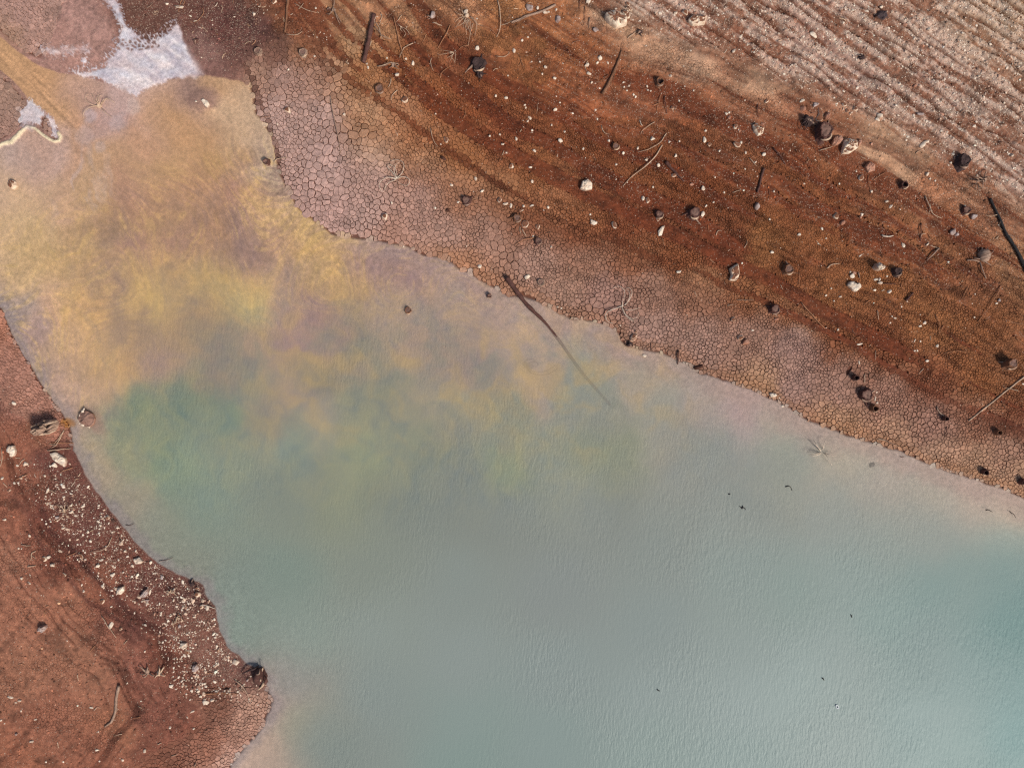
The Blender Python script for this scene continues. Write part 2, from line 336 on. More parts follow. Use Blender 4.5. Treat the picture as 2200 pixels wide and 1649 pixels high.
# ---- the bed: yellow algae drawn out in strands, bare mauve mud between
ang = 1.15 + 0.8 * fbm(U / 300, V / 300, 101, 2)
ux = (U + 0.5 * wx1) * np.cos(ang) + (V + 0.5 * wx2) * np.sin(ang)
vx = -(U + 0.5 * wx1) * np.sin(ang) + (V + 0.5 * wx2) * np.cos(ang)
str1 = fbm(vx / 10, ux / 60, 102, 6)
str2 = fbm((U + wx2) / 46, (V + wx1) / 46, 103, 6)
alg = sst(380, 520, V + 0.30 * U - 30) * (1 - sst(800, 960, V + 0.1 * U - 60))
alg = alg * (1 - 0.55 * sst(850, 1150, U))
str1 = 0.55 * str1 + 0.75 * fbm(vx / 5.5, ux / 26, 106, 4)
mott = fbm(U / 6, V / 8, 107, 4)
k1 = (alg * sst(0.0, 0.40, str1 * 0.75 + str2 * 0.60 + 0.12 * mott))[..., None]
k2 = (alg * (0.25 + 0.75 * sst(110, 240, U)) * sst(0.0, 0.40, -str1 * 0.60 - str2 * 0.70 + 0.15 * mott))[..., None]
CB = CW * (1 - 0.50 * k1) + np.array((211, 177, 112)) * 0.50 * k1
CB = CB * (1 - 0.58 * k2) + np.array((133, 108, 101)) * 0.58 * k2
CB = CB * (1 + (0.16 * alg * mott)[..., None])
chn = np.exp(-(dist_line(U, V, [(-60, 60), (0, 115), (90, 190), (150, 270), (190, 335)]) / 24) ** 2)
chs = fbm((U * 0.70 - V * 0.71) / 6, (U * 0.71 + V * 0.70) / 85, 108, 4)
CB = CB * (1 + (0.22 * chn * chs)[..., None])
def fringe(c, u, v, dr, dl):
    n_ = 16 * fbm(u / 28, v / 28, 109, 3)
    m = (1 - sst(14, 62, -dr + n_)) * sst(660, 820, u) * (dr > -90)
    c = c * (1 - 0.62 * m[..., None]) + np.array((164, 140, 131)) * 0.62 * m[..., None]
    m = (1 - sst(5, 34, -dl + n_)) * (dl > -60)
    return c * (1 - 0.55 * m[..., None]) + np.array((140, 129, 131)) * 0.55 * m[..., None]
CB = fringe(CB, U, V, DR, DL)
def tufts(u, v):
    m = np.exp(-(dist_line(u, v, [(560, 760), (760, 800), (950, 790), (1150, 800), (1330, 830)]) / 150) ** 2)
    n_ = fbm((u + 45 * fbm(u / 60, v / 60, 171, 3)) / 62, (v + 45 * fbm(u / 60, v / 60, 172, 3)) / 48, 173, 6)
    return m * sst(-0.04, 0.46, n_), m * sst(-0.02, 0.48, -n_)
def tuft_mix(c, u, v, k=1.0):
    a_, b_ = tufts(u, v)
    c = c * (1 - 0.50 * k * a_[..., None]) + np.array((186, 155, 110)) * 0.50 * k * a_[..., None]
    return c * (1 - 0.40 * k * b_[..., None]) + np.array((128, 130, 120)) * 0.40 * k * b_[..., None]
def wisps(c, u, v):
    f_ = fbm((u + 30 * fbm(u / 40, v / 40, 174, 3)) / 20, (v + 30 * fbm(u / 40, v / 40, 175, 3)) / 34, 176, 5) * sst(380, 600, v) * (1 - sst(950, 1180, v))
    return c + (f_ * (1 - 0.75 * sst(1150, 1400, u)) * (1 - 0.6 * (1 - sst(60, 200, u))))[..., None] * np.array((13.0, 8.0, -1.0))
CB = wisps(tuft_mix(CB, U, V), U, V)
# faint drift lines in the orange shallows
sw = fbm(ux / 60, vx / 9, 104, 4) * (1 - sst(420, 560, V)) * sst(0, 60, -D)
CB = CB * (1 + 0.09 * sw[..., None])
lil = (sst(0.15, 0.5, fbm((U + wx1) / 22, (V - wx1) / 90, 105, 4)) * np.exp(-(((U - 185) / 75) ** 2 + ((V - 410) / 95) ** 2)))[..., None]
CB = CB * (1 - 0.6 * lil) + np.array((186, 170, 172)) * 0.6 * lil
CB = CB * (1 + 0.07 * mo[..., None])
CL = CL * (1 + 0.065 * (1 - sst(0.05, 0.4, PM)) + 0.07 * MID)[..., None]
CL[..., 2] *= 1 - 0.09 * MID
C8 = CL * LANDM[..., None] + CB * (1 - LANDM[..., None])
# mound tops are bare mauve mud
for (mx, my, ra, rb, ang_) in ((436, 212, 36, 28, 0), (205, 905, 36, 20, 55)):
    ca, sa = math.cos(math.radians(ang_)), math.sin(math.radians(ang_))
    qx = ((U - mx) * ca + (V - my) * sa) / ra; qy = (-(U - mx) * sa + (V - my) * ca) / rb
    m_ = (1 - sst(0.5, 1.25, np.sqrt(qx ** 2 + qy ** 2) + 0.25 * fbm(U / 12, V / 12, 65, 2)))[..., None]
    C8 = C8 * (1 - 0.85 * m_) + np.array((146, 116, 106)) * 0.85 * m_
# orange seep beside the gnarled stump
m_ = (1 - sst(0.5, 1.2, np.hypot((U - 146) / 17, (V - 908) / 11) + 0.3 * fbm(U / 8, V / 8, 66, 2)))[..., None]
C8 = C8 * (1 - 0.75 * m_) + np.array((150, 96, 42)) * 0.75 * m_
# ---- salt crust, feathered along the mud cracks at its edge
sel = (U < 480) & (V < 340) & (U > -60) & (V > -60)
us, vs_ = U[sel], V[sel]
def worley_edge(x, y, sc, seed):
    x = x / sc; y = y / sc; ix = np.floor(x); iy = np.floor(y)
    f1 = np.full(x.shape, 9.0); f2 = np.full(x.shape, 9.0)
    for dx in (-1, 0, 1):
        for dy in (-1, 0, 1):
            cx, cy = ix + dx, iy + dy
            px = cx + _hash(cx, cy, seed); py = cy + _hash(cx, cy, seed + 7)
            d_ = np.hypot(px - x, py - y)
            f2 = np.minimum(f2, np.maximum(f1, d_)); f1 = np.minimum(f1, d_)
    return f2 - f1
wo = 3 * fbm(us / 7, vs_ / 7, 111, 3)
e1 = worley_edge(us + wo, vs_ + wo, 10.5, 112)
e2 = worley_edge(us + wo, vs_ - wo, 5.5, 114)
nz = fbm(us / 14, vs_ / 14, 113, 4)
def feather(poly, reach, soft=4.0):
    d_ = sdf_poly(us, vs_, poly) + 5 * nz
    sf = soft + 12 * sst(385, 420, us) * sst(95, 60, -vs_ + 150)
    solid = sst(-sf * 0.6, sf, d_)
    r_ = np.clip(1 + d_ / reach, 0, 1) * (d_ < 2)
    vein = np.maximum(sst(0, 0.10, r_ * 0.20 - e1), 0.5 * sst(0, 0.12, r_ * 0.14 - e2))
    return np.maximum(solid, vein * sst(0.0, 0.25, r_) * (1 - sst(375, 395, us))), d_
sa_, dsa = feather(SALT_A, 26); sb_, dsb = feather(SALT_B, 10)
sc_, dsc = feather(SALT_C, 8); sd_, dsd = feather(SALT_D, 16, 9)
onflat = sst(-3, 4, np.maximum(DA[sel], DR[sel]))
crust = np.maximum(np.maximum(sa_ * np.maximum(onflat, sst(-6, 2, dsa)), sb_), np.maximum(sc_ * 0.9, sd_ * (0.55 + 0.5 * nz)))
star = np.hypot(us - 182, vs_ - 131)
crust = np.maximum(crust, (1 - sst(3, 6, star)) + sst(0, 0.1, 0.3 * (1 - star / 14) - e1) * (star < 13))
crust = np.clip(crust, 0, 1)
holes = sst(0.0, 0.10, e1 - 0.20) * (1 - sst(0.8, 1.1, np.hypot((us - 298) / 48, (vs_ - 95) / 15) + 0.5 * nz))
holes = np.maximum(holes, sst(0.0, 0.10, e1 - 0.28) * sst(0, 0.3, 1 - np.abs(dsa - 4) / 6) * (vs_ < 125) * (us > 225) * (us < 262))
crust = crust * (1 - 0.7 * holes)
flow = fbm((us * 0.8 + vs_ * 0.6) / 40, (vs_ * 0.8 - us * 0.6) / 9, 115, 4)
sc3 = np.array((216, 208, 215)) + 40 * np.clip(flow, -0.6, 0.6)[:, None] * np.array((1.0, 1.0, 0.8)) + 12 * nz[:, None] + 9 * np.clip(fbm(us / 30, vs_ / 20, 116, 3), -.5, .5)[:, None] * np.array((1.5, 0, -1.0))
c_ = C8[sel]
c_ = c_ * (1 - crust[:, None] * 0.93) + sc3 * 0.93 * crust[:, None]
cd = dist_line(us + 0.6 * wo, vs_ + 0.6 * wo, CREAM)
cwid = np.interp(us, [-20, 40, 70, 130], [4.5, 6.0, 3.0, 4.2])
cr = (1 - sst(0.6, 1.1, cd / cwid))[:, None]
rip = (0.5 + 0.5 * np.sin(cd * 2.4 + 3 * nz))[:, None]
c_ = c_ * (1 - cr) + (np.array((240, 223, 190)) - 16 * rip) * cr
for (px, py, rr, cc, kk) in ((195, 248, 17, (188, 176, 186), 0.6), (250, 225, 40, (190, 164, 156), 0.55), (254, 262, 22, (180, 162, 162), 0.75), (215, 315, 12, (182, 164, 164), 0.55),
                             (182, 292, 24, (180, 160, 158), 0.5), (285, 232, 16, (196, 176, 168), 0.5), (60, 258, 20, (186, 172, 178), 0.5)):
    m_ = (1 - sst(0.55, 1.15, np.hypot(us - px, (vs_ - py) * 0.9) / rr + 0.5 * nz))[:, None] * kk
    c_ = c_ * (1 - m_) + np.array(cc) * m_
C8[sel] = c_
Z[sel] += 0.012 * np.maximum(crust * onflat, cr[:, 0] * 3.6) * (D[sel] > -30)
PM[sel] *= (1 - sst(0.1, 0.5, crust))
DROP[sel] *= (1 - sst(0.1, 0.5, crust))
C8 = np.clip(C8, 12, 245)
ALB = alb(C8)
# shade in the open cracks is painted into the damper, darker subsoil colour
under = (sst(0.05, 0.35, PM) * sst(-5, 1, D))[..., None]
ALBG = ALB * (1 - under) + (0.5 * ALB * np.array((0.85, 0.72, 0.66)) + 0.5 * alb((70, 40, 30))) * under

FINE = np.clip(LANDM * (1 - 0.9 * sst(0.15, 0.5, PM)) * (1 - GRAV) * (0.25 + 0.75 * sst(-0.15, 0.3, fbm(U / 110, V / 55, 58, 3))), 0, 1)
FINE = FINE * np.where((U < 470) & (V < 150), 0.15, 1)
litter = np.exp(-((np.maximum(0, DL - 55)) / 45) ** 2) * sst(960, 1080, V) * (1 - sst(1440, 1500, V)) * (DL > 0)
litter = np.maximum(litter, (U > 270) * (U < 560) * (V < 130) * (DR > 2) * 0.8)
SPECK = np.clip(0.12 * LANDM + GRAV * (0.5 + 0.4 * tread) + 0.7 * litter + 0.25 * sst(1100, 1300, U) * sst(240, 330, DR) * (1 - GRAV), 0, 1) * LANDM
WET = np.clip(sst(14, 0, D), 0, 1)
WET[sel] = np.maximum(WET[sel], crust); SPECK[sel] *= 1 - crust; FINE[sel] *= 1 - crust

def gsample(F, u, v):
    """bilinear read of a field at flat (photo px at water level) coordinates"""
    u = np.atleast_1d(np.asarray(u, float)); v = np.atleast_1d(np.asarray(v, float))
    i = np.clip(np.searchsorted(gx, u) - 1, 0, len(gx) - 2); j = np.clip(np.searchsorted(gy, v) - 1, 0, len(gy) - 2)
    a = np.clip((u - gx[i]) / (gx[i + 1] - gx[i]), 0, 1); b = np.clip((v - gy[j]) / (gy[j + 1] - gy[j]), 0, 1)
    if F.ndim == 3: a = a[:, None]; b = b[:, None]
    return F[j, i] * (1 - a) * (1 - b) + F[j, i + 1] * a * (1 - b) + F[j + 1, i] * (1 - a) * b + F[j + 1, i + 1] * a * b
def wx(u): return (np.asarray(u, float) - 1100) * S
def wy(v): return (824.5 - np.asarray(v, float)) * S
def at(u, v):
    """the point of the ground that lies under photo pixel (u, v)"""
    z = 0.0
    for _ in range(3):
        fu = 1100 + (u - 1100) * (H - z) / H; fv = 824.5 + (v - 824.5) * (H - z) / H
        z = float(gsample(Z, fu, fv)[0])
    return Vector((float(wx(fu)), float(wy(fv)), z))
def at_level(u, v, z):
    return Vector(((u - 1100) * S * (H - z) / H, (824.5 - v) * S * (H - z) / H, z))
def ground_z(X, Y):
    return float(gsample(Z, 1100 + X / S, 824.5 - Y / S)[0])

# ------------------------------------------------------------------ mesh and material helpers
def mk_mesh(name, verts, quads=None, tris=None, smooth=True):
    me = bpy.data.meshes.new(name)
    verts = np.asarray(verts, np.float32)
    me.vertices.add(len(verts)); me.vertices.foreach_set('co', verts.ravel())
    loops = []; starts = []; n = 0; tot = []
    if quads is not None and len(quads):
        q = np.asarray(quads, np.int32); loops.append(q.ravel()); starts.append(n + 4 * np.arange(len(q))); tot.append(np.full(len(q), 4)); n += 4 * len(q)
    if tris is not None and len(tris):
        q = np.asarray(tris, np.int32); loops.append(q.ravel()); starts.append(n + 3 * np.arange(len(q))); tot.append(np.full(len(q), 3)); n += 3 * len(q)
    loops = np.concatenate(loops).astype(np.int32); starts = np.concatenate(starts).astype(np.int32)
    me.loops.add(n); me.loops.foreach_set('vertex_index', loops)
    me.polygons.add(len(starts)); me.polygons.foreach_set('loop_start', starts)
    me.update(calc_edges=True); me.validate()
    me.polygons.foreach_set('use_smooth', np.full(len(me.polygons), smooth)); me.update()
    return me
def add_col(me, name, rgb, a=None):
    at_ = me.attributes.new(name, 'FLOAT_COLOR', 'POINT')
    d_ = np.ones((len(me.vertices), 4), np.float32); d_[:, :3] = rgb
    if a is not None: d_[:, 3] = a
    at_.data.foreach_set('color', d_.ravel())
def link(name, me, parent=None, loc=None):
    o = bpy.data.objects.new(name, me); COL.objects.link(o)
    if parent: o.parent = parent
    if loc is not None: o.location = loc
    return o

class N:
    def __init__(s, name):
        s.m = bpy.data.materials.new(name); s.m.use_nodes = True; s.t = s.m.node_tree
        s.b = s.t.nodes['Principled BSDF']; s.out = s.t.nodes['Material Output']
    def n(s, typ, **kw):
        nd = s.t.nodes.new(typ)
        for k, v in kw.items():
            if k in nd.inputs: s.i(nd, k, v)
            else: setattr(nd, k, v)
        return nd
    def i(s, nd, key, v):
        if isinstance(v, bpy.types.NodeSocket): s.t.links.new(v, nd.inputs[key])
        else: nd.inputs[key].default_value = v
    def math(s, op, a, b=None, c=None, clamp=False):
        nd = s.t.nodes.new('ShaderNodeMath'); nd.operation = op; nd.use_clamp = clamp
        s.i(nd, 0, a)
        if b is not None: s.i(nd, 1, b)
        if c is not None: s.i(nd, 2, c)
        return nd.outputs[0]
    def ramp(s, v, lo, hi, a=0.0, b=1.0):
        nd = s.t.nodes.new('ShaderNodeMapRange'); nd.interpolation_type = 'SMOOTHSTEP'
        s.i(nd, 0, v); nd.inputs[1].default_value = lo; nd.inputs[2].default_value = hi
        nd.inputs[3].default_value = a; nd.inputs[4].default_value = b
        return nd.outputs[0]
    def mix(s, f, a, b, mode='MIX'):
        nd = s.t.nodes.new('ShaderNodeMix'); nd.data_type = 'RGBA'; nd.blend_type = mode
        s.i(nd, 0, f); s.i(nd, 6, a); s.i(nd, 7, b)
        return nd.outputs[2]
    def noise(s, vec, scale, det=4, rough=0.55, out=0):
        nd = s.t.nodes.new('ShaderNodeTexNoise'); s.i(nd, 'Vector', vec)
        nd.inputs['Scale'].default_value = scale; nd.inputs['Detail'].default_value = det; nd.inputs['Roughness'].default_value = rough
        return nd.outputs[out]
    def attr(s, name):
        return s.n('ShaderNodeAttribute', attribute_name=name)
    def bump(s, h, strength, dist, nrm=None):
        nd = s.t.nodes.new('ShaderNodeBump'); s.i(nd, 'Height', h); s.i(nd, 'Strength', strength); s.i(nd, 'Distance', dist)
        if nrm is not None: s.i(nd, 'Normal', nrm)
        return nd.outputs[0]

def ground_material():
    g = N('drying_mud')
    pos = g.n('ShaderNodeTexCoord').outputs['Object']
    col = g.attr('soil').outputs['Color']
    msk = g.n('ShaderNodeSeparateColor', Color=g.attr('kind_of_soil').outputs['Color'])
    fine, speck, wet = msk.outputs[0], msk.outputs[1], msk.outputs[2]
    n1 = g.noise(pos, 9, 6, 0.62); n2 = g.noise(pos, 48, 3, 0.6)
    v1 = g.ramp(n1, 0.25, 0.75, 0.80, 1.20); v2 = g.ramp(n2, 0.25, 0.75, 0.78, 1.22)
    vv = g.math('MULTIPLY', v1, v2)
    c = g.mix(1.0, col, g.n('ShaderNodeCombineColor', Red=vv, Green=vv, Blue=vv).outputs[0], 'MULTIPLY')
    # fine crazing of the skin, crack shade painted in with the damper colour
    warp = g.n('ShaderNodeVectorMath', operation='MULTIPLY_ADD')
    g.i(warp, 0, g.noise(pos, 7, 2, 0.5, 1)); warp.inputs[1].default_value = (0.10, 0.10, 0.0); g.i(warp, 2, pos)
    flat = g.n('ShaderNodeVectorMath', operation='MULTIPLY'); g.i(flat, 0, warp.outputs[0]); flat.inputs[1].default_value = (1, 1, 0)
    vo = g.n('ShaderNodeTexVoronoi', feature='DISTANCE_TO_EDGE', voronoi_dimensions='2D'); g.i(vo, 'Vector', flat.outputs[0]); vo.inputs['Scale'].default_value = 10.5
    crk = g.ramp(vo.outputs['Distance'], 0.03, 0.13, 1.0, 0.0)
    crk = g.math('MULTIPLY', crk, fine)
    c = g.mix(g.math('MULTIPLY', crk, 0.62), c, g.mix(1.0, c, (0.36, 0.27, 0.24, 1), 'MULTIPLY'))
    # grit
    vg = g.n('ShaderNodeTexVoronoi', feature='F1', voronoi_dimensions='2D'); g.i(vg, 'Vector', flat.outputs[0]); vg.inputs['Scale'].default_value = 34
    rnd = g.n('ShaderNodeSeparateColor', Color=vg.outputs['Color'])
    keep = g.math('LESS_THAN', rnd.outputs[0], g.math('MULTIPLY', speck, 0.62))
    rad = g.math('MULTIPLY_ADD', rnd.outputs[1], 0.30, 0.16)
    spot = g.math('MULTIPLY', g.ramp(g.math('SUBTRACT', rad, vg.outputs['Distance']), 0.0, 0.10), keep)
    tone = g.mix(rnd.outputs[2], A4((150, 112, 92)), A4((222, 200, 180)))
    c = g.mix(g.math('MULTIPLY', spot, 0.85), c, tone)
    dg = g.math('MULTIPLY', g.math('GREATER_THAN', rnd.outputs[0], g.math('MULTIPLY_ADD', speck, 0.13, 0.86)), g.math('MULTIPLY', g.ramp(vg.outputs['Distance'], 0.42, 0.2), 0.5))
    c = g.mix(g.math('MULTIPLY', dg, g.math('SUBTRACT', 1.0, wet)), c, g.mix(1.0, c, (0.5, 0.42, 0.4, 1), 'MULTIPLY'))
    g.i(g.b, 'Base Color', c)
    g.i(g.b, 'Roughness', g.ramp(wet, 0.2, 1.0, 0.92, 0.6))
    g.b.inputs['Specular IOR Level'].default_value = 0.2
    h = g.math('MULTIPLY_ADD', crk, -0.55, g.math('MULTIPLY_ADD', n2, 0.55, g.math('MULTIPLY', n1, 0.9)))
    h = g.math('MULTIPLY_ADD', spot, 0.7, h)
    g.i(g.b, 'Normal', g.bump(h, 0.75, 0.022))
    return g.m
GROUND_MAT = ground_material()

def grid_quads(nx, ny, keep=None):
    i = np.arange(nx - 1); j = np.arange(ny - 1)
    I, J = np.meshgrid(i, j)
    a = J * nx + I
    q = np.stack([a, a + nx, a + nx + 1, a + 1], -1).reshape(-1, 4)
    return q if keep is None else q[keep.ravel()]
verts = np.stack([wx(GX), wy(GY), Z - DROP], -1).reshape(-1, 3)
me = mk_mesh('ground', verts, grid_quads(len(gx), len(gy)))
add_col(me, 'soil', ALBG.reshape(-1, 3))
add_col(me, 'kind_of_soil', np.stack([FINE, SPECK, WET], -1).reshape(-1, 3))
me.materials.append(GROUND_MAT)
ground = link('ground', me)
ground['kind'] = 'structure'

# ------------------------------------------------------------------ the mud plates: every polygon a slab with open cracks round it
def build_plates():
    n0 = 300000
    pu = rng.uniform(-68, 2268, n0); pv = rng.uniform(-68, 1718, n0)
    pm = gsample(PM, pu, pv); cs = gsample(CS, pu, pv)
    area = 2336 * 1786
    keep = (pm > 0.002) & (rng.random(n0) < area / n0 / (0.80 * cs ** 2))
    p = np.stack([pu[keep], pv[keep]], -1)
    def dela(p):
        r_ = delaunay_2d_cdt([Vector(q) for q in p], [], [], 0, 1e-5)
        return np.array([f for f in r_[2] if len(f) == 3], int), np.array([v[:] for v in r_[0]])
    for it in range(5):
        tr, p = dela(p)
        e = np.concatenate([tr[:, [0, 1]], tr[:, [1, 2]], tr[:, [2, 0]]]); e = np.unique(np.sort(e, 1), axis=0)
        rest = gsample(CS, p[:, 0], p[:, 1]) * 1.02
        d_ = p[e[:, 1]] - p[e[:, 0]]; L = np.maximum(np.hypot(d_[:, 0], d_[:, 1]), 1e-6)
        push = np.maximum(0, 0.5 * (rest[e[:, 0]] + rest[e[:, 1]]) - L) * 0.22
        mv = d_ / L[:, None] * push[:, None]
        acc = np.zeros_like(p); np.add.at(acc, e[:, 1], mv); np.add.at(acc, e[:, 0], -mv)
        L = np.hypot(acc[:, 0], acc[:, 1]); acc *= np.minimum(1, 3.0 / np.maximum(L, 1e-6))[:, None]
        p = p + acc
    tr, p = dela(p)
    A, B, C = p[tr[:, 0]], p[tr[:, 1]], p[tr[:, 2]]
    d = 2 * (A[:, 0] * (B[:, 1] - C[:, 1]) + B[:, 0] * (C[:, 1] - A[:, 1]) + C[:, 0] * (A[:, 1] - B[:, 1]))
    d = np.where(np.abs(d) < 1e-6, 1e-6, d)
    a2, b2, c2 = (A ** 2).sum(1), (B ** 2).sum(1), (C ** 2).sum(1)
    cc = np.stack([(a2 * (B[:, 1] - C[:, 1]) + b2 * (C[:, 1] - A[:, 1]) + c2 * (A[:, 1] - B[:, 1])) / d,
                   (a2 * (C[:, 0] - B[:, 0]) + b2 * (A[:, 0] - C[:, 0]) + c2 * (B[:, 0] - A[:, 0])) / d], -1)
    ce = (A + B + C) / 3
    off = cc - ce; L = np.hypot(off[:, 0], off[:, 1])
    ce = ce + off * (0.55 * np.minimum(1, 4.0 / np.maximum(L, 1e-6)))[:, None]
    pt = tr.ravel(); tc = np.repeat(ce, 3, 0)
    an = np.arctan2(tc[:, 1] - p[pt, 1], tc[:, 0] - p[pt, 0])
    o = np.lexsort((an, pt)); pt = pt[o]; tc = tc[o]
    cnt = np.bincount(pt, minlength=len(p)); start = np.concatenate([[0], np.cumsum(cnt)[:-1]])
    csz = gsample(CS, p[:, 0], p[:, 1]); pmc = gsample(PM, p[:, 0], p[:, 1])
    rad = np.hypot(tc[:, 0] - p[pt, 0], tc[:, 1] - p[pt, 1])
    rmax = np.zeros(len(p)); np.maximum.at(rmax, pt, rad)
    good = (cnt >= 4) & (rmax < 2.1 * csz) & (pmc > 0.05) & (gsample(D, p[:, 0], p[:, 1]) > -1.5)
    # next corner within each cell
    nxt = np.arange(len(pt)) + 1
    last = start + cnt - 1
    nxt[last[cnt > 0]] = start[cnt > 0]
    kc = good[pt]
    ids = np.nonzero(kc)[0]
    # each kept corner gives two rim points: the corner and the middle of its edge
    def wob(q, amp):
        return q + amp * np.stack([fbm(q[:, 0] / 6, q[:, 1] / 6, 121, 2), fbm(q[:, 0] / 6, q[:, 1] / 6, 131, 2)], -1)
    c0 = tc[ids]; c1 = tc[nxt[ids]]
    m = (c0 + c1) / 2
    el = np.hypot(*(c1 - c0).T)[:, None]
    rim = np.empty((2 * len(ids), 2))
    rim[0::2] = wob(c0, 2.6); rim[1::2] = wob(m, 3.4)
    cell = np.repeat(pt[ids], 2)
    # edges differ in how far they have opened
    op = np.empty(2 * len(ids))
    op[0::2] = 0.8
    op[1::2] = np.clip(1.6 * vnoise(m[:, 0] / 2.6, m[:, 1] / 2.6, 141) - 0.25, 0.0, 1.3) + 0.7 * sst(0.45, 0.75, vnoise(m[:, 0] / 24, m[:, 1] / 24, 142)) + 1.1 * gsample(seam, m[:, 0], m[:, 1])
    new_id = -np.ones(len(p), int); gi = np.nonzero(good)[0]; new_id[gi] = np.arange(len(gi))
    cid = new_id[cell]; nc = len(gi)
    # centroid of rim
    ctr = np.zeros((nc, 2)); k = np.bincount(cid, minlength=nc)
    np.add.at(ctr, cid, rim); ctr /= k[:, None]
    first = np.concatenate([[0], np.cumsum(k)[:-1]]); nr = len(rim)
    order = np.argsort(cid, kind='stable'); rim = rim[order]; op = op[order]; cid = cid[order]
    nx_ = np.arange(nr) + 1; nx_[first + k - 1] = first
    gap = (0.046 * csz[gi] + 0.16) * (0.35 + 0.65 * np.clip(pmc[gi], 0, 1)) * rng.uniform(0.75, 1.3, nc)
    dirv = ctr[cid] - rim; L = np.hypot(dirv[:, 0], dirv[:, 1])[:, None]; dirv = dirv / np.maximum(L, 1e-6)
    g0 = (gap[cid] * op)[:, None]
    r0 = rim + dirv * np.minimum(g0, 0.4 * L)
    r1 = rim + dirv * np.minimum(g0 + 0.05 * csz[gi][cid][:, None], 0.6 * L)
    base = gsample(Z, ctr[:, 0], ctr[:, 1])
    zr = gsample(Z, rim[:, 0], rim[:, 1])
    tilt = rng.normal(0, 0.0025, nc)[cid]
    curl = rng.uniform(0.0, 0.006, nc)[cid]
    V0 = np.column_stack([wx(r0[:, 0]), wy(r0[:, 1]), zr - 0.052])
    V1 = np.column_stack([wx(r0[:, 0]), wy(r0[:, 1]), zr + tilt - 0.006])
    V2 = np.column_stack([wx(r1[:, 0]), wy(r1[:, 1]), zr + tilt + curl])
    VC = np.column_stack([wx(ctr[:, 0]), wy(ctr[:, 1]), base])
    verts = np.concatenate([V0, V1, V2, VC])
    i = np.arange(nr)
    q = np.concatenate([np.column_stack([i, i + nr, nx_ + nr, nx_]), np.column_stack([i + nr, i + 2 * nr, nx_ + 2 * nr, nx_ + nr])])
    t_ = np.column_stack([i + 2 * nr, cid + 3 * nr, nx_ + 2 * nr])
    me = mk_mesh('cracked_mud', verts, q, t_, smooth=False)
    tone = np.exp(rng.normal(0, 0.025, nc))
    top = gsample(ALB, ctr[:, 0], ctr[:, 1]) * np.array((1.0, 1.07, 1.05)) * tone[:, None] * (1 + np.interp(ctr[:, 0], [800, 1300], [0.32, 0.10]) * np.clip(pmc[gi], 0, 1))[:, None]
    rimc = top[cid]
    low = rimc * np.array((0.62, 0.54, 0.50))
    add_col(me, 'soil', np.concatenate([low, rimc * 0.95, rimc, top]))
    kk = np.zeros((len(verts), 3)); kk[:, 1] = 0.05
    kk[:, 2] = np.concatenate([gsample(WET, rim[:, 0], rim[:, 1])] * 3 + [gsample(WET, ctr[:, 0], ctr[:, 1])])
    add_col(me, 'kind_of_soil', kk)
    me.materials.append(GROUND_MAT)
    ob = link('cracked_mud', me); ob['kind'] = 'structure'
    print('plates', nc)
build_plates()

# ------------------------------------------------------------------ the water
def water_material():
    g = N('turbid_water')
    pos = g.n('ShaderNodeTexCoord').outputs['Object']
    at_ = g.attr('silt')
    # wind ripples: short across, long along
    def rip(rot, sx, sy, det, seed):
        mp = g.n('ShaderNodeMapping'); g.i(mp, 'Vector', pos)
        mp.inputs['Rotation'].default_value = (0, 0, math.radians(rot)); mp.inputs['Scale'].default_value = (sx, sy, 1); mp.inputs['Location'].default_value = (seed, seed * 2, 0)
        nd = g.n('ShaderNodeTexNoise'); g.i(nd, 'Vector', mp.outputs[0]); nd.inputs['Scale'].default_value = 1.0
        nd.inputs['Detail'].default_value = det; nd.inputs['Roughness'].default_value = 0.5; nd.inputs['Distortion'].default_value = 0.35
        return nd.outputs[0]
    a = rip(-62, 12.5, 4.0, 2, 0); b = rip(-78, 22, 8.5, 2, 31); c = rip(-50, 7.5, 2.6, 1, 57)
    f = g.noise(pos, 60, 2, 0.6)
    h = g.math('MULTIPLY_ADD', b, 0.5, g.math('MULTIPLY_ADD', c, 0.5, a))
    h = g.math('MULTIPLY_ADD', f, 0.18, h)
    cat = g.ramp(g.noise(pos, 0.22, 3, 0.55), 0.36, 0.64, 0.18, 1.0)
    far = g.attr('calm').outputs['Fac']
    st = g.math('MULTIPLY', cat, far)
    nd = g.t.nodes.new('ShaderNodeBump'); g.i(nd, 'Height', h); g.i(nd, 'Strength', g.math('MULTIPLY', st, 0.52)); nd.inputs['Distance'].default_value = 0.035
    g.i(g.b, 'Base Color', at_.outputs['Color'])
    g.i(g.b, 'Normal', nd.outputs[0])
    g.b.inputs['Roughness'].default_value = 0.42
    g.b.inputs['IOR'].default_value = 1.33
    g.b.inputs['Specular IOR Level'].default_value = 0.25
    tr = g.n('ShaderNodeBsdfTransparent')
    mx = g.n('ShaderNodeMixShader'); g.i(mx, 0, at_.outputs['Alpha'])
    g.t.links.new(tr.outputs[0], mx.inputs[1]); g.t.links.new(g.b.outputs[0], mx.inputs[2])
    g.t.links.new(mx.outputs[0], g.out.inputs['Surface'])
    return g.m
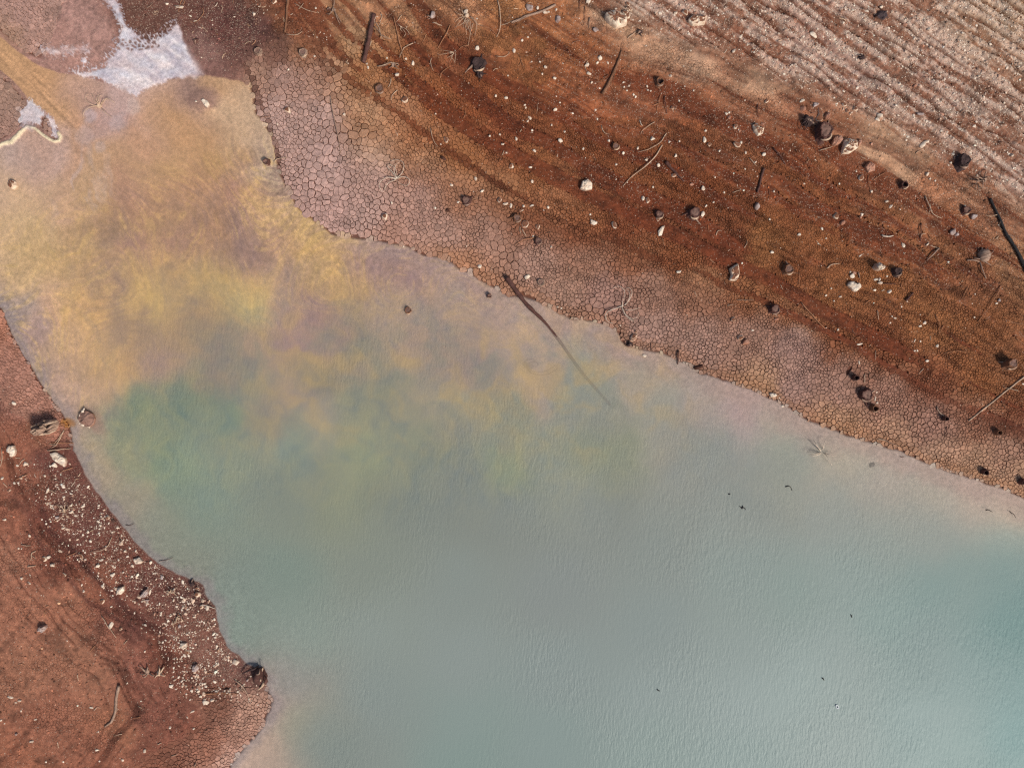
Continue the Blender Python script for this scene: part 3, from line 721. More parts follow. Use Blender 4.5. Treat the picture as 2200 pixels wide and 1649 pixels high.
def build_water():
    hx = axis(-70, 2270, 4.0, 14000); hy = axis(-70, 1720, 4.0, 14000)
    X, Y = np.meshgrid(hx, hy)
    zb = gsample(BASE, X.ravel(), Y.ravel()).reshape(X.shape)
    depth = np.maximum(0, -zb)
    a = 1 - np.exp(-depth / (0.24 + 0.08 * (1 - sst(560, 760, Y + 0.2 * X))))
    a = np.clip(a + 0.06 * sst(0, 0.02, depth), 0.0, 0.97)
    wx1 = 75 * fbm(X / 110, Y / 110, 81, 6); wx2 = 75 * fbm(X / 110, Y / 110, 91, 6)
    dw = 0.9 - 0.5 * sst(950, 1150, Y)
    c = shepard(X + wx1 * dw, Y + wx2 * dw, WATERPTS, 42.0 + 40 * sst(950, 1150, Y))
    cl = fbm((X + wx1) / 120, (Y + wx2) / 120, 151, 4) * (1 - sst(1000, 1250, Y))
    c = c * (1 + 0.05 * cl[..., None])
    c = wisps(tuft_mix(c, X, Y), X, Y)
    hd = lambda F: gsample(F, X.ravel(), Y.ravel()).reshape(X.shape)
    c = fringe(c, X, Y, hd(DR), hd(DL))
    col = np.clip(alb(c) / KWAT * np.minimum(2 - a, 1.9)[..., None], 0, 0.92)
    v = np.stack([wx(X), wy(Y), np.zeros_like(X)], -1).reshape(-1, 3)
    shallow = (zb < 0.03)
    kq = shallow[:-1, :-1] | shallow[1:, :-1] | shallow[:-1, 1:] | shallow[1:, 1:]
    q = grid_quads(len(hx), len(hy), kq)
    used = np.unique(q); rm = -np.ones(len(v), int); rm[used] = np.arange(len(used))
    me = mk_mesh('water', v[used], rm[q])
    add_col(me, 'silt', col.reshape(-1, 3)[used], a.ravel()[used])  # silt colour with sky reflection and glare painted in
    calm = 0.10 + 0.90 * sst(360, 1000, Y + 0.25 * X)
    ca = me.attributes.new('calm', 'FLOAT', 'POINT'); ca.data.foreach_set('value', calm.ravel()[used].astype(np.float32))
    me.materials.append(water_material())
    o = link('water', me); o['kind'] = 'structure'
build_water()

# ------------------------------------------------------------------ materials of the loose things
def obj_pos(g): return g.n('ShaderNodeTexCoord').outputs['Object']
def stone_material(name, c_hi, c_lo, cap=None, cap_amt=0.5, scale=6.0):
    g = N(name); pos = g.n('ShaderNodeNewGeometry').outputs['Position']
    n1 = g.noise(pos, scale, 5, 0.6); n2 = g.noise(pos, 42, 3, 0.6)
    c = g.mix(g.ramp(n1, 0.35, 0.68), A4(c_hi), A4(c_lo))
    pit = g.ramp(g.noise(pos, 22, 3, 0.6), 0.60, 0.72)
    c = g.mix(g.math('MULTIPLY', pit, 0.35), c, A4((128, 98, 84)))
    nz = g.n('ShaderNodeSeparateXYZ', Vector=g.n('ShaderNodeNewGeometry').outputs['Normal']).outputs[2]
    if cap is not None:       # dried mud left lying on the upper faces
        f = g.math('ADD', g.ramp(nz, 0.70, 0.98), g.math('MULTIPLY_ADD', g.noise(pos, 11, 4, 0.6), 1.7, -0.85))
        f = g.ramp(f, 1.0 - cap_amt - 0.12, 1.0 - cap_amt + 0.12)
        c = g.mix(f, c, g.mix(n2, A4(cap), A4(tuple(0.8 * x for x in cap))))
    else:
        f = g.ramp(g.math('MULTIPLY_ADD', n1, 0.9, g.math('MULTIPLY', nz, -0.8)), -0.05, 0.35)
        c = g.mix(g.math('MULTIPLY', f, 0.55), c, A4((150, 108, 86)))
    v = g.ramp(n2, 0.3, 0.7, 0.86, 1.10)
    c = g.mix(1.0, c, g.n('ShaderNodeCombineColor', Red=v, Green=v, Blue=v).outputs[0], 'MULTIPLY')
    g.i(g.b, 'Base Color', c); g.b.inputs['Roughness'].default_value = 0.9
    g.b.inputs['Specular IOR Level'].default_value = 0.15
    g.i(g.b, 'Normal', g.bump(g.math('ADD', n2, n1), 0.6, 0.012))
    return g.m
M_WHITE = stone_material('pale_limestone', (236, 222, 204), (205, 182, 162))
M_CAP = stone_material('mud_capped_limestone', (232, 214, 194), (196, 166, 142), (142, 96, 74), 0.56)
M_BIGCAP = stone_material('part_capped_limestone', (232, 216, 196), (200, 172, 148), (146, 100, 78), 0.40)
M_PINK = stone_material('pinkish_stone', (190, 146, 126), (160, 112, 92))
M_GREY = stone_material('grey_stone', (186, 170, 166), (150, 128, 120))
M_DARK = stone_material('dark_stone', (86, 74, 76), (58, 46, 48))
M_MUDLUMP = stone_material('dried_mud_lump', (152, 120, 108), (132, 100, 88))
M_CLOD = stone_material('dark_mud_clod', (92, 62, 52), (62, 40, 34))

def wood_material(name, c1, c2, crackc=(46, 32, 28)):
    g = N(name); uvw = g.attr('grain').outputs['Vector']
    mp = g.n('ShaderNodeMapping'); g.i(mp, 'Vector', uvw); mp.inputs['Scale'].default_value = (3.2, 1.1, 1)
    n1 = g.noise(mp.outputs[0], 2.0, 5, 0.65); n2 = g.noise(g.n('ShaderNodeNewGeometry').outputs['Position'], 9, 4, 0.6)
    c = g.mix(g.ramp(n1, 0.35, 0.66), A4(c1), A4(c2))
    c = g.mix(g.math('MULTIPLY', g.ramp(n1, 0.60, 0.72), 0.7), c, A4(crackc))
    v = g.ramp(n2, 0.3, 0.7, 0.75, 1.2)
    c = g.mix(1.0, c, g.n('ShaderNodeCombineColor', Red=v, Green=v, Blue=v).outputs[0], 'MULTIPLY')
    g.i(g.b, 'Base Color', c); g.b.inputs['Roughness'].default_value = 0.85; g.b.inputs['Specular IOR Level'].default_value = 0.2
    g.i(g.b, 'Normal', g.bump(n1, 0.8, 0.012))
    return g.m
W_DARK = wood_material('damp_dark_wood', (82, 54, 50), (104, 74, 66))
W_BROWN = wood_material('brown_bark', (112, 78, 58), (140, 100, 78))
W_GREY = wood_material('weathered_grey_wood', (176, 150, 132), (136, 108, 94))
W_PALE = wood_material('bleached_wood', (214, 190, 166), (178, 146, 122), (120, 86, 70))
W_TAN = wood_material('tan_dry_stem', (190, 140, 106), (160, 110, 82), (110, 70, 52))
W_CHAR = wood_material('charred_wood', (52, 40, 40), (84, 66, 64), (24, 18, 18))
W_BONE = wood_material('white_dead_stem', (222, 208, 192), (196, 176, 158), (150, 124, 108))
W_BLACK = wood_material('wet_black_wood', (40, 40, 42), (60, 56, 56), (20, 18, 18))
W_TOP = wood_material('cut_wood_face', (142, 112, 100), (108, 82, 74))
WOODS = dict(d=W_DARK, b=W_BROWN, g=W_GREY, p=W_PALE, t=W_TAN, c=W_CHAR, w=W_BONE, k=W_BLACK)

# ------------------------------------------------------------------ tagging and label bookkeeping
THINGS = []
def thing(o, u, v, cat, group, label=None, phrase=None, desc=None, size=1.0):
    o['category'] = cat
    if group: o['group'] = group
    THINGS.append(dict(o=o, u=u, v=v, label=label, phrase=phrase, desc=desc, size=size))
    return o
def empty(name, loc, rz=0.0):
    o = bpy.data.objects.new(name, None); COL.objects.link(o); o.location = loc; o.rotation_euler = (0, 0, rz); o.empty_display_size = 0.2
    return o

# ------------------------------------------------------------------ stones
import bmesh
_ico = {}
def ico(sub):
    if sub not in _ico:
        bm = bmesh.new(); bmesh.ops.create_icosphere(bm, subdivisions=sub, radius=1.0)
        bm.verts.index_update()
        _ico[sub] = (np.array([v.co[:] for v in bm.verts]), np.array([[v.index for v in f.verts] for f in bm.faces])); bm.free()
    return _ico[sub]
def stone_shape(seed, sub=3, planes=11, flat_top=False, soft=14.0):
    r_ = np.random.default_rng(seed)
    d, f = ico(sub)
    pn = r_.normal(size=(planes, 3)); pn[:, 2] *= 0.8; pn /= np.linalg.norm(pn, axis=1)[:, None]
    pd = r_.uniform(0.62, 1.0, planes)
    if flat_top:
        pn[0] = (r_.normal(0, 0.08), r_.normal(0, 0.08), 1); pn[0] /= np.linalg.norm(pn[0]); pd[0] = 0.55
    q = np.maximum(d @ pn.T, 0.02) / pd
    rad = (q ** soft).sum(1) ** (-1 / soft)
    p = d * np.minimum(rad, 1.25)[:, None]
    nz = fbm(p[:, 0] * 2.3 + 9 * seed, p[:, 1] * 2.3 + p[:, 2] * 2.1, seed, 3)
    p = p * (1 + 0.10 * nz)[:, None]
    p[:, :2] -= (p[:, :2].max(0) + p[:, :2].min(0)) / 2
    p[:, :2] /= (p[:, :2].max(0) - p[:, :2].min(0)) / 2
    p[:, 2] /= max(p[:, 2].max(), 1e-3)
    return p, f
STONES = {}
def stone_mesh(i, flat):
    key = (i, flat)
    if key not in STONES:
        p, f = stone_shape(100 + i, 3, 9 + i % 6, flat)
        STONES[key] = mk_mesh('stone', p, None, f, smooth=True)
        STONES[key].materials.append(M_WHITE)
    return STONES[key]
KINDS = dict(w=(M_WHITE, 'white'), m=(M_CAP, 'mud-capped'), p=(M_PINK, 'pinkish'), g=(M_GREY, 'grey'), d=(M_DARK, 'dark'), c=(M_CLOD, 'dark mud'))
cnt_stone = 0
def add_stone(u, v, wpx, hpx, k, ang=None, label=None, phrase=None, hz=None, zc=None):
    global cnt_stone
    cnt_stone += 1
    r_ = random.Random(int(u * 31 + v * 17))
    p = at(u, v)
    if p.z < 0 and 0.026 * 0 <= -p.z: p = at_level(u, v, max(p.z, -0.06))
    m, word = KINDS[k]
    o = link('stone' if k != 'c' else 'mud_clod', stone_mesh(r_.randrange(12), k in 'mg'))
    a = wpx * S / 2; b = hpx * S / 2; c = hz if hz else min(a, b) * r_.uniform(0.6, 0.9)
    o.scale = (a, b, c)
    o.rotation_euler = (r_.uniform(-.1, .1), r_.uniform(-.1, .1), math.radians(ang) if ang is not None else r_.uniform(-0.5, 0.5) + (0 if abs(wpx - hpx) > 2 else r_.uniform(0, 6)))
    o.location = (p.x, p.y, p.z + 0.22 * c)
    if zc is not None: o.location = at_level(u, v, zc)
    o.material_slots[0].link = 'OBJECT'; o.material_slots[0].material = m
    big = max(wpx, hpx); asp = big / max(1, min(wpx, hpx))
    sz = 'tiny' if big < 5.2 else 'small' if big < 8.5 else 'medium' if big < 14 else 'large'
    form = 'long ' if asp > 1.65 else ''
    noun = 'clod' if k == 'c' else 'pebble' if big < 8.5 else 'stone'
    desc = f'{sz} {form}{word} {noun}'
    thing(o, u, v, 'stone' if k != 'c' else 'mud clod', 'stones scattered over the drying mud', label, phrase, desc, big)
    return o
def outline_mesh(name, pts, hgt, seed, grooves=None, dome=0.35, rough=0.16):
    """a solid of the given ground outline (metres, about the origin): steep irregular sides and an uneven top"""
    p = np.array(pts); n = 64
    if ((p[:, 0] * np.roll(p[:, 1], -1) - np.roll(p[:, 0], -1) * p[:, 1]).sum()) < 0: p = p[::-1]
    seg = np.hypot(*(np.roll(p, -1, 0) - p).T); cum = np.concatenate([[0], np.cumsum(seg)])
    t_ = np.linspace(0, cum[-1], n, endpoint=False)
    pp = np.vstack([p, p[:1]])
    rim = np.column_stack([np.interp(t_, cum, pp[:, 0]), np.interp(t_, cum, pp[:, 1])])
    rim = 0.25 * np.roll(rim, 1, 0) + 0.5 * rim + 0.25 * np.roll(rim, -1, 0)
    rim *= 1.03
    R = np.sqrt(np.mean((rim ** 2).sum(1)))
    rings = [(1.02, -0.25), (1.0, 0.10), (0.985, 0.38), (0.95, 0.66), (0.88, 0.86), (0.76, 0.95), (0.62, 0.98), (0.48, 1.0), (0.33, 1.02), (0.18, 1.03)]
    V = []
    for k, (f, z) in enumerate(rings):
        q = rim * f
        if k in (2, 3, 4): q = q * (1 + 0.05 * fbm(q[:, 0] / R * 3 + seed, q[:, 1] / R * 3 + 7 * k, seed + k, 2))[:, None]
        nz = fbm(q[:, 0] / R * 2.2 + seed, q[:, 1] / R * 2.2, seed, 4)
        nf = fbm(q[:, 0] / R * 6 + seed, q[:, 1] / R * 6, seed + 5, 3)
        zz = hgt * (z * (1 - dome * (f ** 2) * (0.5 if z > 0.8 else 0)) + (rough * 2.0 * nz + rough * nf) * min(1, max(0, z)))
        if grooves is not None:
            ga, gf, gd = grooves
            s_ = q[:, 0] * math.cos(ga) + q[:, 1] * math.sin(ga); c_ = -q[:, 0] * math.sin(ga) + q[:, 1] * math.cos(ga)
            gr = fbm(c_ / R * gf + seed, s_ / R * 0.8, seed + 9, 3)
            zz = zz - hgt * gd * np.clip(-gr, -0.4, 0.5) * (z > 0.2) * -1.0
        V.append(np.column_stack([q, zz]))
    V.append(np.array([[0, 0, V[-1][:, 2].mean()]]))
    V = np.concatenate(V)
    i = np.arange(n); j = (i + 1) % n; q = []
    for k in range(len(rings) - 1):
        q.append(np.column_stack([k * n + i, k * n + j, (k + 1) * n + j, (k + 1) * n + i]))
    b = (len(rings) - 1) * n
    t3 = np.column_stack([b + i, b + j, np.full(n, len(rings) * n)])
    return mk_mesh(name, V, np.concatenate(q), t3, smooth=True)
def grain_from_xy(me, ang):
    co = np.empty(len(me.vertices) * 3, np.float32); me.vertices.foreach_get('co', co); co = co.reshape(-1, 3)
    g_ = np.column_stack([(-co[:, 0] * math.sin(ang) + co[:, 1] * math.cos(ang)) * 6, (co[:, 0] * math.cos(ang) + co[:, 1] * math.sin(ang)) * 1.5, co[:, 2]]).astype(np.float32)
    a = me.attributes.new('grain', 'FLOAT_VECTOR', 'POINT'); a.data.foreach_set('vector', g_.ravel())
def outline_world(px, zoff=0.0):
    px = np.array(px, float); cu, cv = px.mean(0)
    c = at(cu, cv)
    pts = [(float(at_level(a, b, c.z)[0] - c.x), float(at_level(a, b, c.z)[1] - c.y)) for a, b in px]
    return c, pts, cu, cv
def big_stone(px, hgt, mat, label, phrase, cat='stone', name='boulder', seed=1, **kw):
    c, pts, cu, cv = outline_world(px)
    me = outline_mesh(name, pts, hgt * 0.8, seed, **kw); me.materials.append(mat)
    o = link(name, me, None, c)
    thing(o, cu, cv, cat, 'stones scattered over the drying mud' if cat == 'stone' else None, label, phrase, None, 30)
    return o
def ZP(x0, y0, sc, s): return [(x0 + a / sc, y0 + b / sc) for a, b in P2(s)]
TS = 2159 / 550.0
TILE = {1: (0, 0), 2: (550, 0), 3: (1100, 0), 4: (1650, 0), 5: (0, 420), 6: (550, 420), 7: (1100, 420), 8: (1650, 420), 9: (0, 820), 10: (550, 820),
        11: (1100, 820), 12: (1650, 820), 13: (0, 1229), 14: (550, 1229), 15: (1100, 1229), 16: (1650, 1229)}
def TP(t_, s): return ZP(TILE[t_][0], TILE[t_][1], TS, s)

big_stone(ZP(1270, 0, 7.586, '225 260 340 215 480 240 575 310 570 415 400 472 290 400 225 320'), 0.34, M_BIGCAP,
          'largest boulder, white limestone blotched with brown mud, near the top edge', 'the blotched top boulder', seed=3)
big_stone(ZP(1270, 0, 7.586, '1575 330 1660 270 1740 300 1860 290 1845 400 1650 430 1580 370'), 0.24, M_BIGCAP,
          'oblong cream boulder half buried at the foot of the gravel ridges', 'the oblong cream boulder', seed=4)
big_stone(ZP(1270, 0, 7.586, '500 200 555 175 615 225 625 300 590 318 530 265'), 0.12, M_CAP, 'mud-capped stone touching the right side of the blotched top boulder', None, seed=5)
big_stone(ZP(1270, 0, 7.586, '555 140 610 100 665 140 655 210 600 190'), 0.12, M_CAP, 'tan-topped stone second up from the blotched top boulder', None, seed=6)
big_stone(ZP(1700, 220, 13.74, '1540 1130 1650 1105 1880 1160 1920 1370 1690 1520 1500 1520 1465 1470 1500 1280'), 0.26, M_BIGCAP,
          'angular white block with a brown mud patch beside the charred stump', 'the angular white block', seed=7)
big_stone(ZP(1700, 220, 13.74, '1170 1180 1270 1020 1440 1000 1510 1100 1400 1240 1260 1300 1180 1260'), 0.17, M_PINK,
          'pinkish stone wedged between the charred stump and the angular white block', None, seed=8)
big_stone(ZP(1700, 220, 13.74, '960 420 1060 310 1130 330 1130 450 1060 530 980 500'), 0.12, M_PINK, 'oval tan stone just above the large charred stump', None, seed=9)
big_stone(ZP(1700, 220, 13.74, '790 130 860 170 930 330 920 520 840 560 740 560 700 480 790 370'), 0.07, M_CAP, 'long brown slab with a pale edge above the charred stump', None, seed=10)
big_stone(ZP(1700, 220, 13.74, '1950 1170 1990 1100 2060 1110 2050 1230 1960 1310'), 0.10, M_PINK, 'small tan stone leaning at the right of the angular white block', None, seed=11)
big_stone(ZP(1700, 220, 13.74, '640 130 650 30 740 20 820 40 780 100 660 150'), 0.08, M_GREY, 'flat grey stone above the long brown slab', None, seed=12)
big_stone(ZP(1800, 540, 13.74, '255 1010 320 900 440 890 470 950 560 955 590 920 650 1000 660 1060 600 1130 515 1195 420 1160 340 1080'), 0.16, M_WHITE,
          'broad smooth white boulder with a notched top edge', 'the broad white boulder', seed=13)
big_stone(ZP(1800, 540, 13.74, '1010 490 1080 370 1170 345 1270 440 1290 530 1180 580 1080 560'), 0.34, M_WHITE,
          'tall pale split boulder casting a dark shadow, above the broad white boulder', 'the tall split boulder', seed=14, grooves=(-0.9, 4, 0.5))
big_stone(TP(3, '573 1595 590 1535 640 1515 676 1550 672 1600 620 1610'), 0.20, M_WHITE, 'isolated round white boulder with a small pit on cracked mud', 'the pitted white boulder', seed=15)
big_stone(TP(7, '1828 620 1900 573 1912 640 1905 690 1880 720 1830 715 1845 670'), 0.18, M_BIGCAP, 'tall slab-like stone with brown top standing alone on cracked mud', 'the brown-topped slab', seed=16)
big_stone(TP(4, '808 1415 830 1378 860 1370 895 1395 890 1440 840 1460'), 0.16, M_PINK, 'rounded pink boulder between brown soil and gravel ridges', 'the pink boulder', seed=17)
big_stone(TP(3, '2025 1060 2060 1045 2080 1080 2120 1080 2110 1130 2070 1148 2035 1110'), 0.17, M_BIGCAP, 'rough cream boulder on brown soil upper left of the charred stump', 'the rough cream boulder', seed=18)
big_stone(TP(9, '65 580 80 540 125 535 142 580 130 620 105 632 90 600'), 0.15, M_WHITE, 'white bean-shaped boulder near the left edge below the gnarled stump', 'the bean-shaped boulder', seed=19)
big_stone(TP(9, '430 600 480 590 560 640 565 680 550 715 500 680 455 650'), 0.15, M_WHITE, 'crumbling white boulder on the left shore below crossed twigs', 'the crumbling white boulder', seed=20, rough=0.25)
big_stone(TP(9, '1130 1490 1180 1475 1215 1510 1195 1530 1150 1530'), 0.12, M_WHITE, 'white boulder in left bank gravel closest to the narrow shore bend', 'the gravel-edge white boulder', seed=21)
big_stone(TP(13, '985 180 1010 125 1050 113 1055 150 1030 180'), 0.15, M_WHITE, 'wedge-shaped white boulder on the inner edge of the gravel band', 'the wedge-shaped boulder', seed=22)
big_stone(TP(13, '1190 200 1215 150 1250 135 1255 170 1235 205 1200 210'), 0.12, M_GREY, 'flaky grey-white stone right of the wedge-shaped boulder', 'the flaky stone', seed=23, grooves=(0.9, 5, 0.4))
big_stone(TP(13, '1625 830 1635 780 1670 765 1685 800 1665 830'), 0.15, M_GREY, 'upright grey stone at the lower end of the gravel band', 'the upright grey stone', seed=24)
big_stone(TP(13, '1525 590 1580 588 1582 625 1550 648 1530 620'), 0.13, M_WHITE, 'white heart-shaped stone in the middle of the gravel band', 'the heart-shaped stone', seed=25)
big_stone(TP(4, '900 150 930 105 990 100 1000 150 960 185'), 0.15, M_DARK, 'dark blackish boulder lying on the gravel ridges', 'the dark ridge boulder', seed=26)
big_stone(TP(12, '8 100 25 92 60 98 78 115 55 125 20 128'), 0.10, M_WHITE, 'white teardrop stone with dark centre at the right waterline', 'the teardrop stone', seed=27)
big_stone(TP(13, '330 470 350 445 395 438 405 460 375 500 345 490'), 0.20, M_GREY, 'pale weathered lump alone on bare brown soil, lower left', 'the pale lump on bare soil', seed=28, grooves=(0.4, 5, 0.3))
big_stone(TP(7, '1230 300 1260 262 1285 255 1282 270 1262 335 1235 340'), 0.08, M_WHITE, 'long ragged white stone below the left of two dark hollows', 'the long ragged stone', seed=29)
big_stone(TP(7, '660 200 720 225 715 240 690 252 665 240'), 0.09, M_WHITE, 'square white stone lying on finely cracked mud', 'the square white stone', seed=30)
big_stone(TP(7, '998 1195 1020 1165 1055 1175 1045 1205 1020 1230 1000 1220'), 0.10, M_CAP, 'oval pale stone above the black clump at the waterline', 'the oval shore stone', seed=31)
big_stone(TP(7, '80 240 95 213 130 215 143 240 125 270 92 268'), 0.07, M_CAP, 'ring-like white stone with a brown mud middle', 'the ring-like stone', seed=32)
big_stone(TP(1, '1700 850 1720 838 1755 855 1770 880 1755 915 1735 900'), 0.10, M_WHITE, 'jagged white stone on the round mud mound in the shallows', 'the stone on the mud mound', seed=33)
big_stone(TP(1, '80 1560 88 1535 115 1522 145 1535 150 1570 125 1600 90 1590'), 0.18, M_CAP, 'pale hollow stone alone in orange shallows at the left edge', 'the hollow stone in the shallows', seed=34)

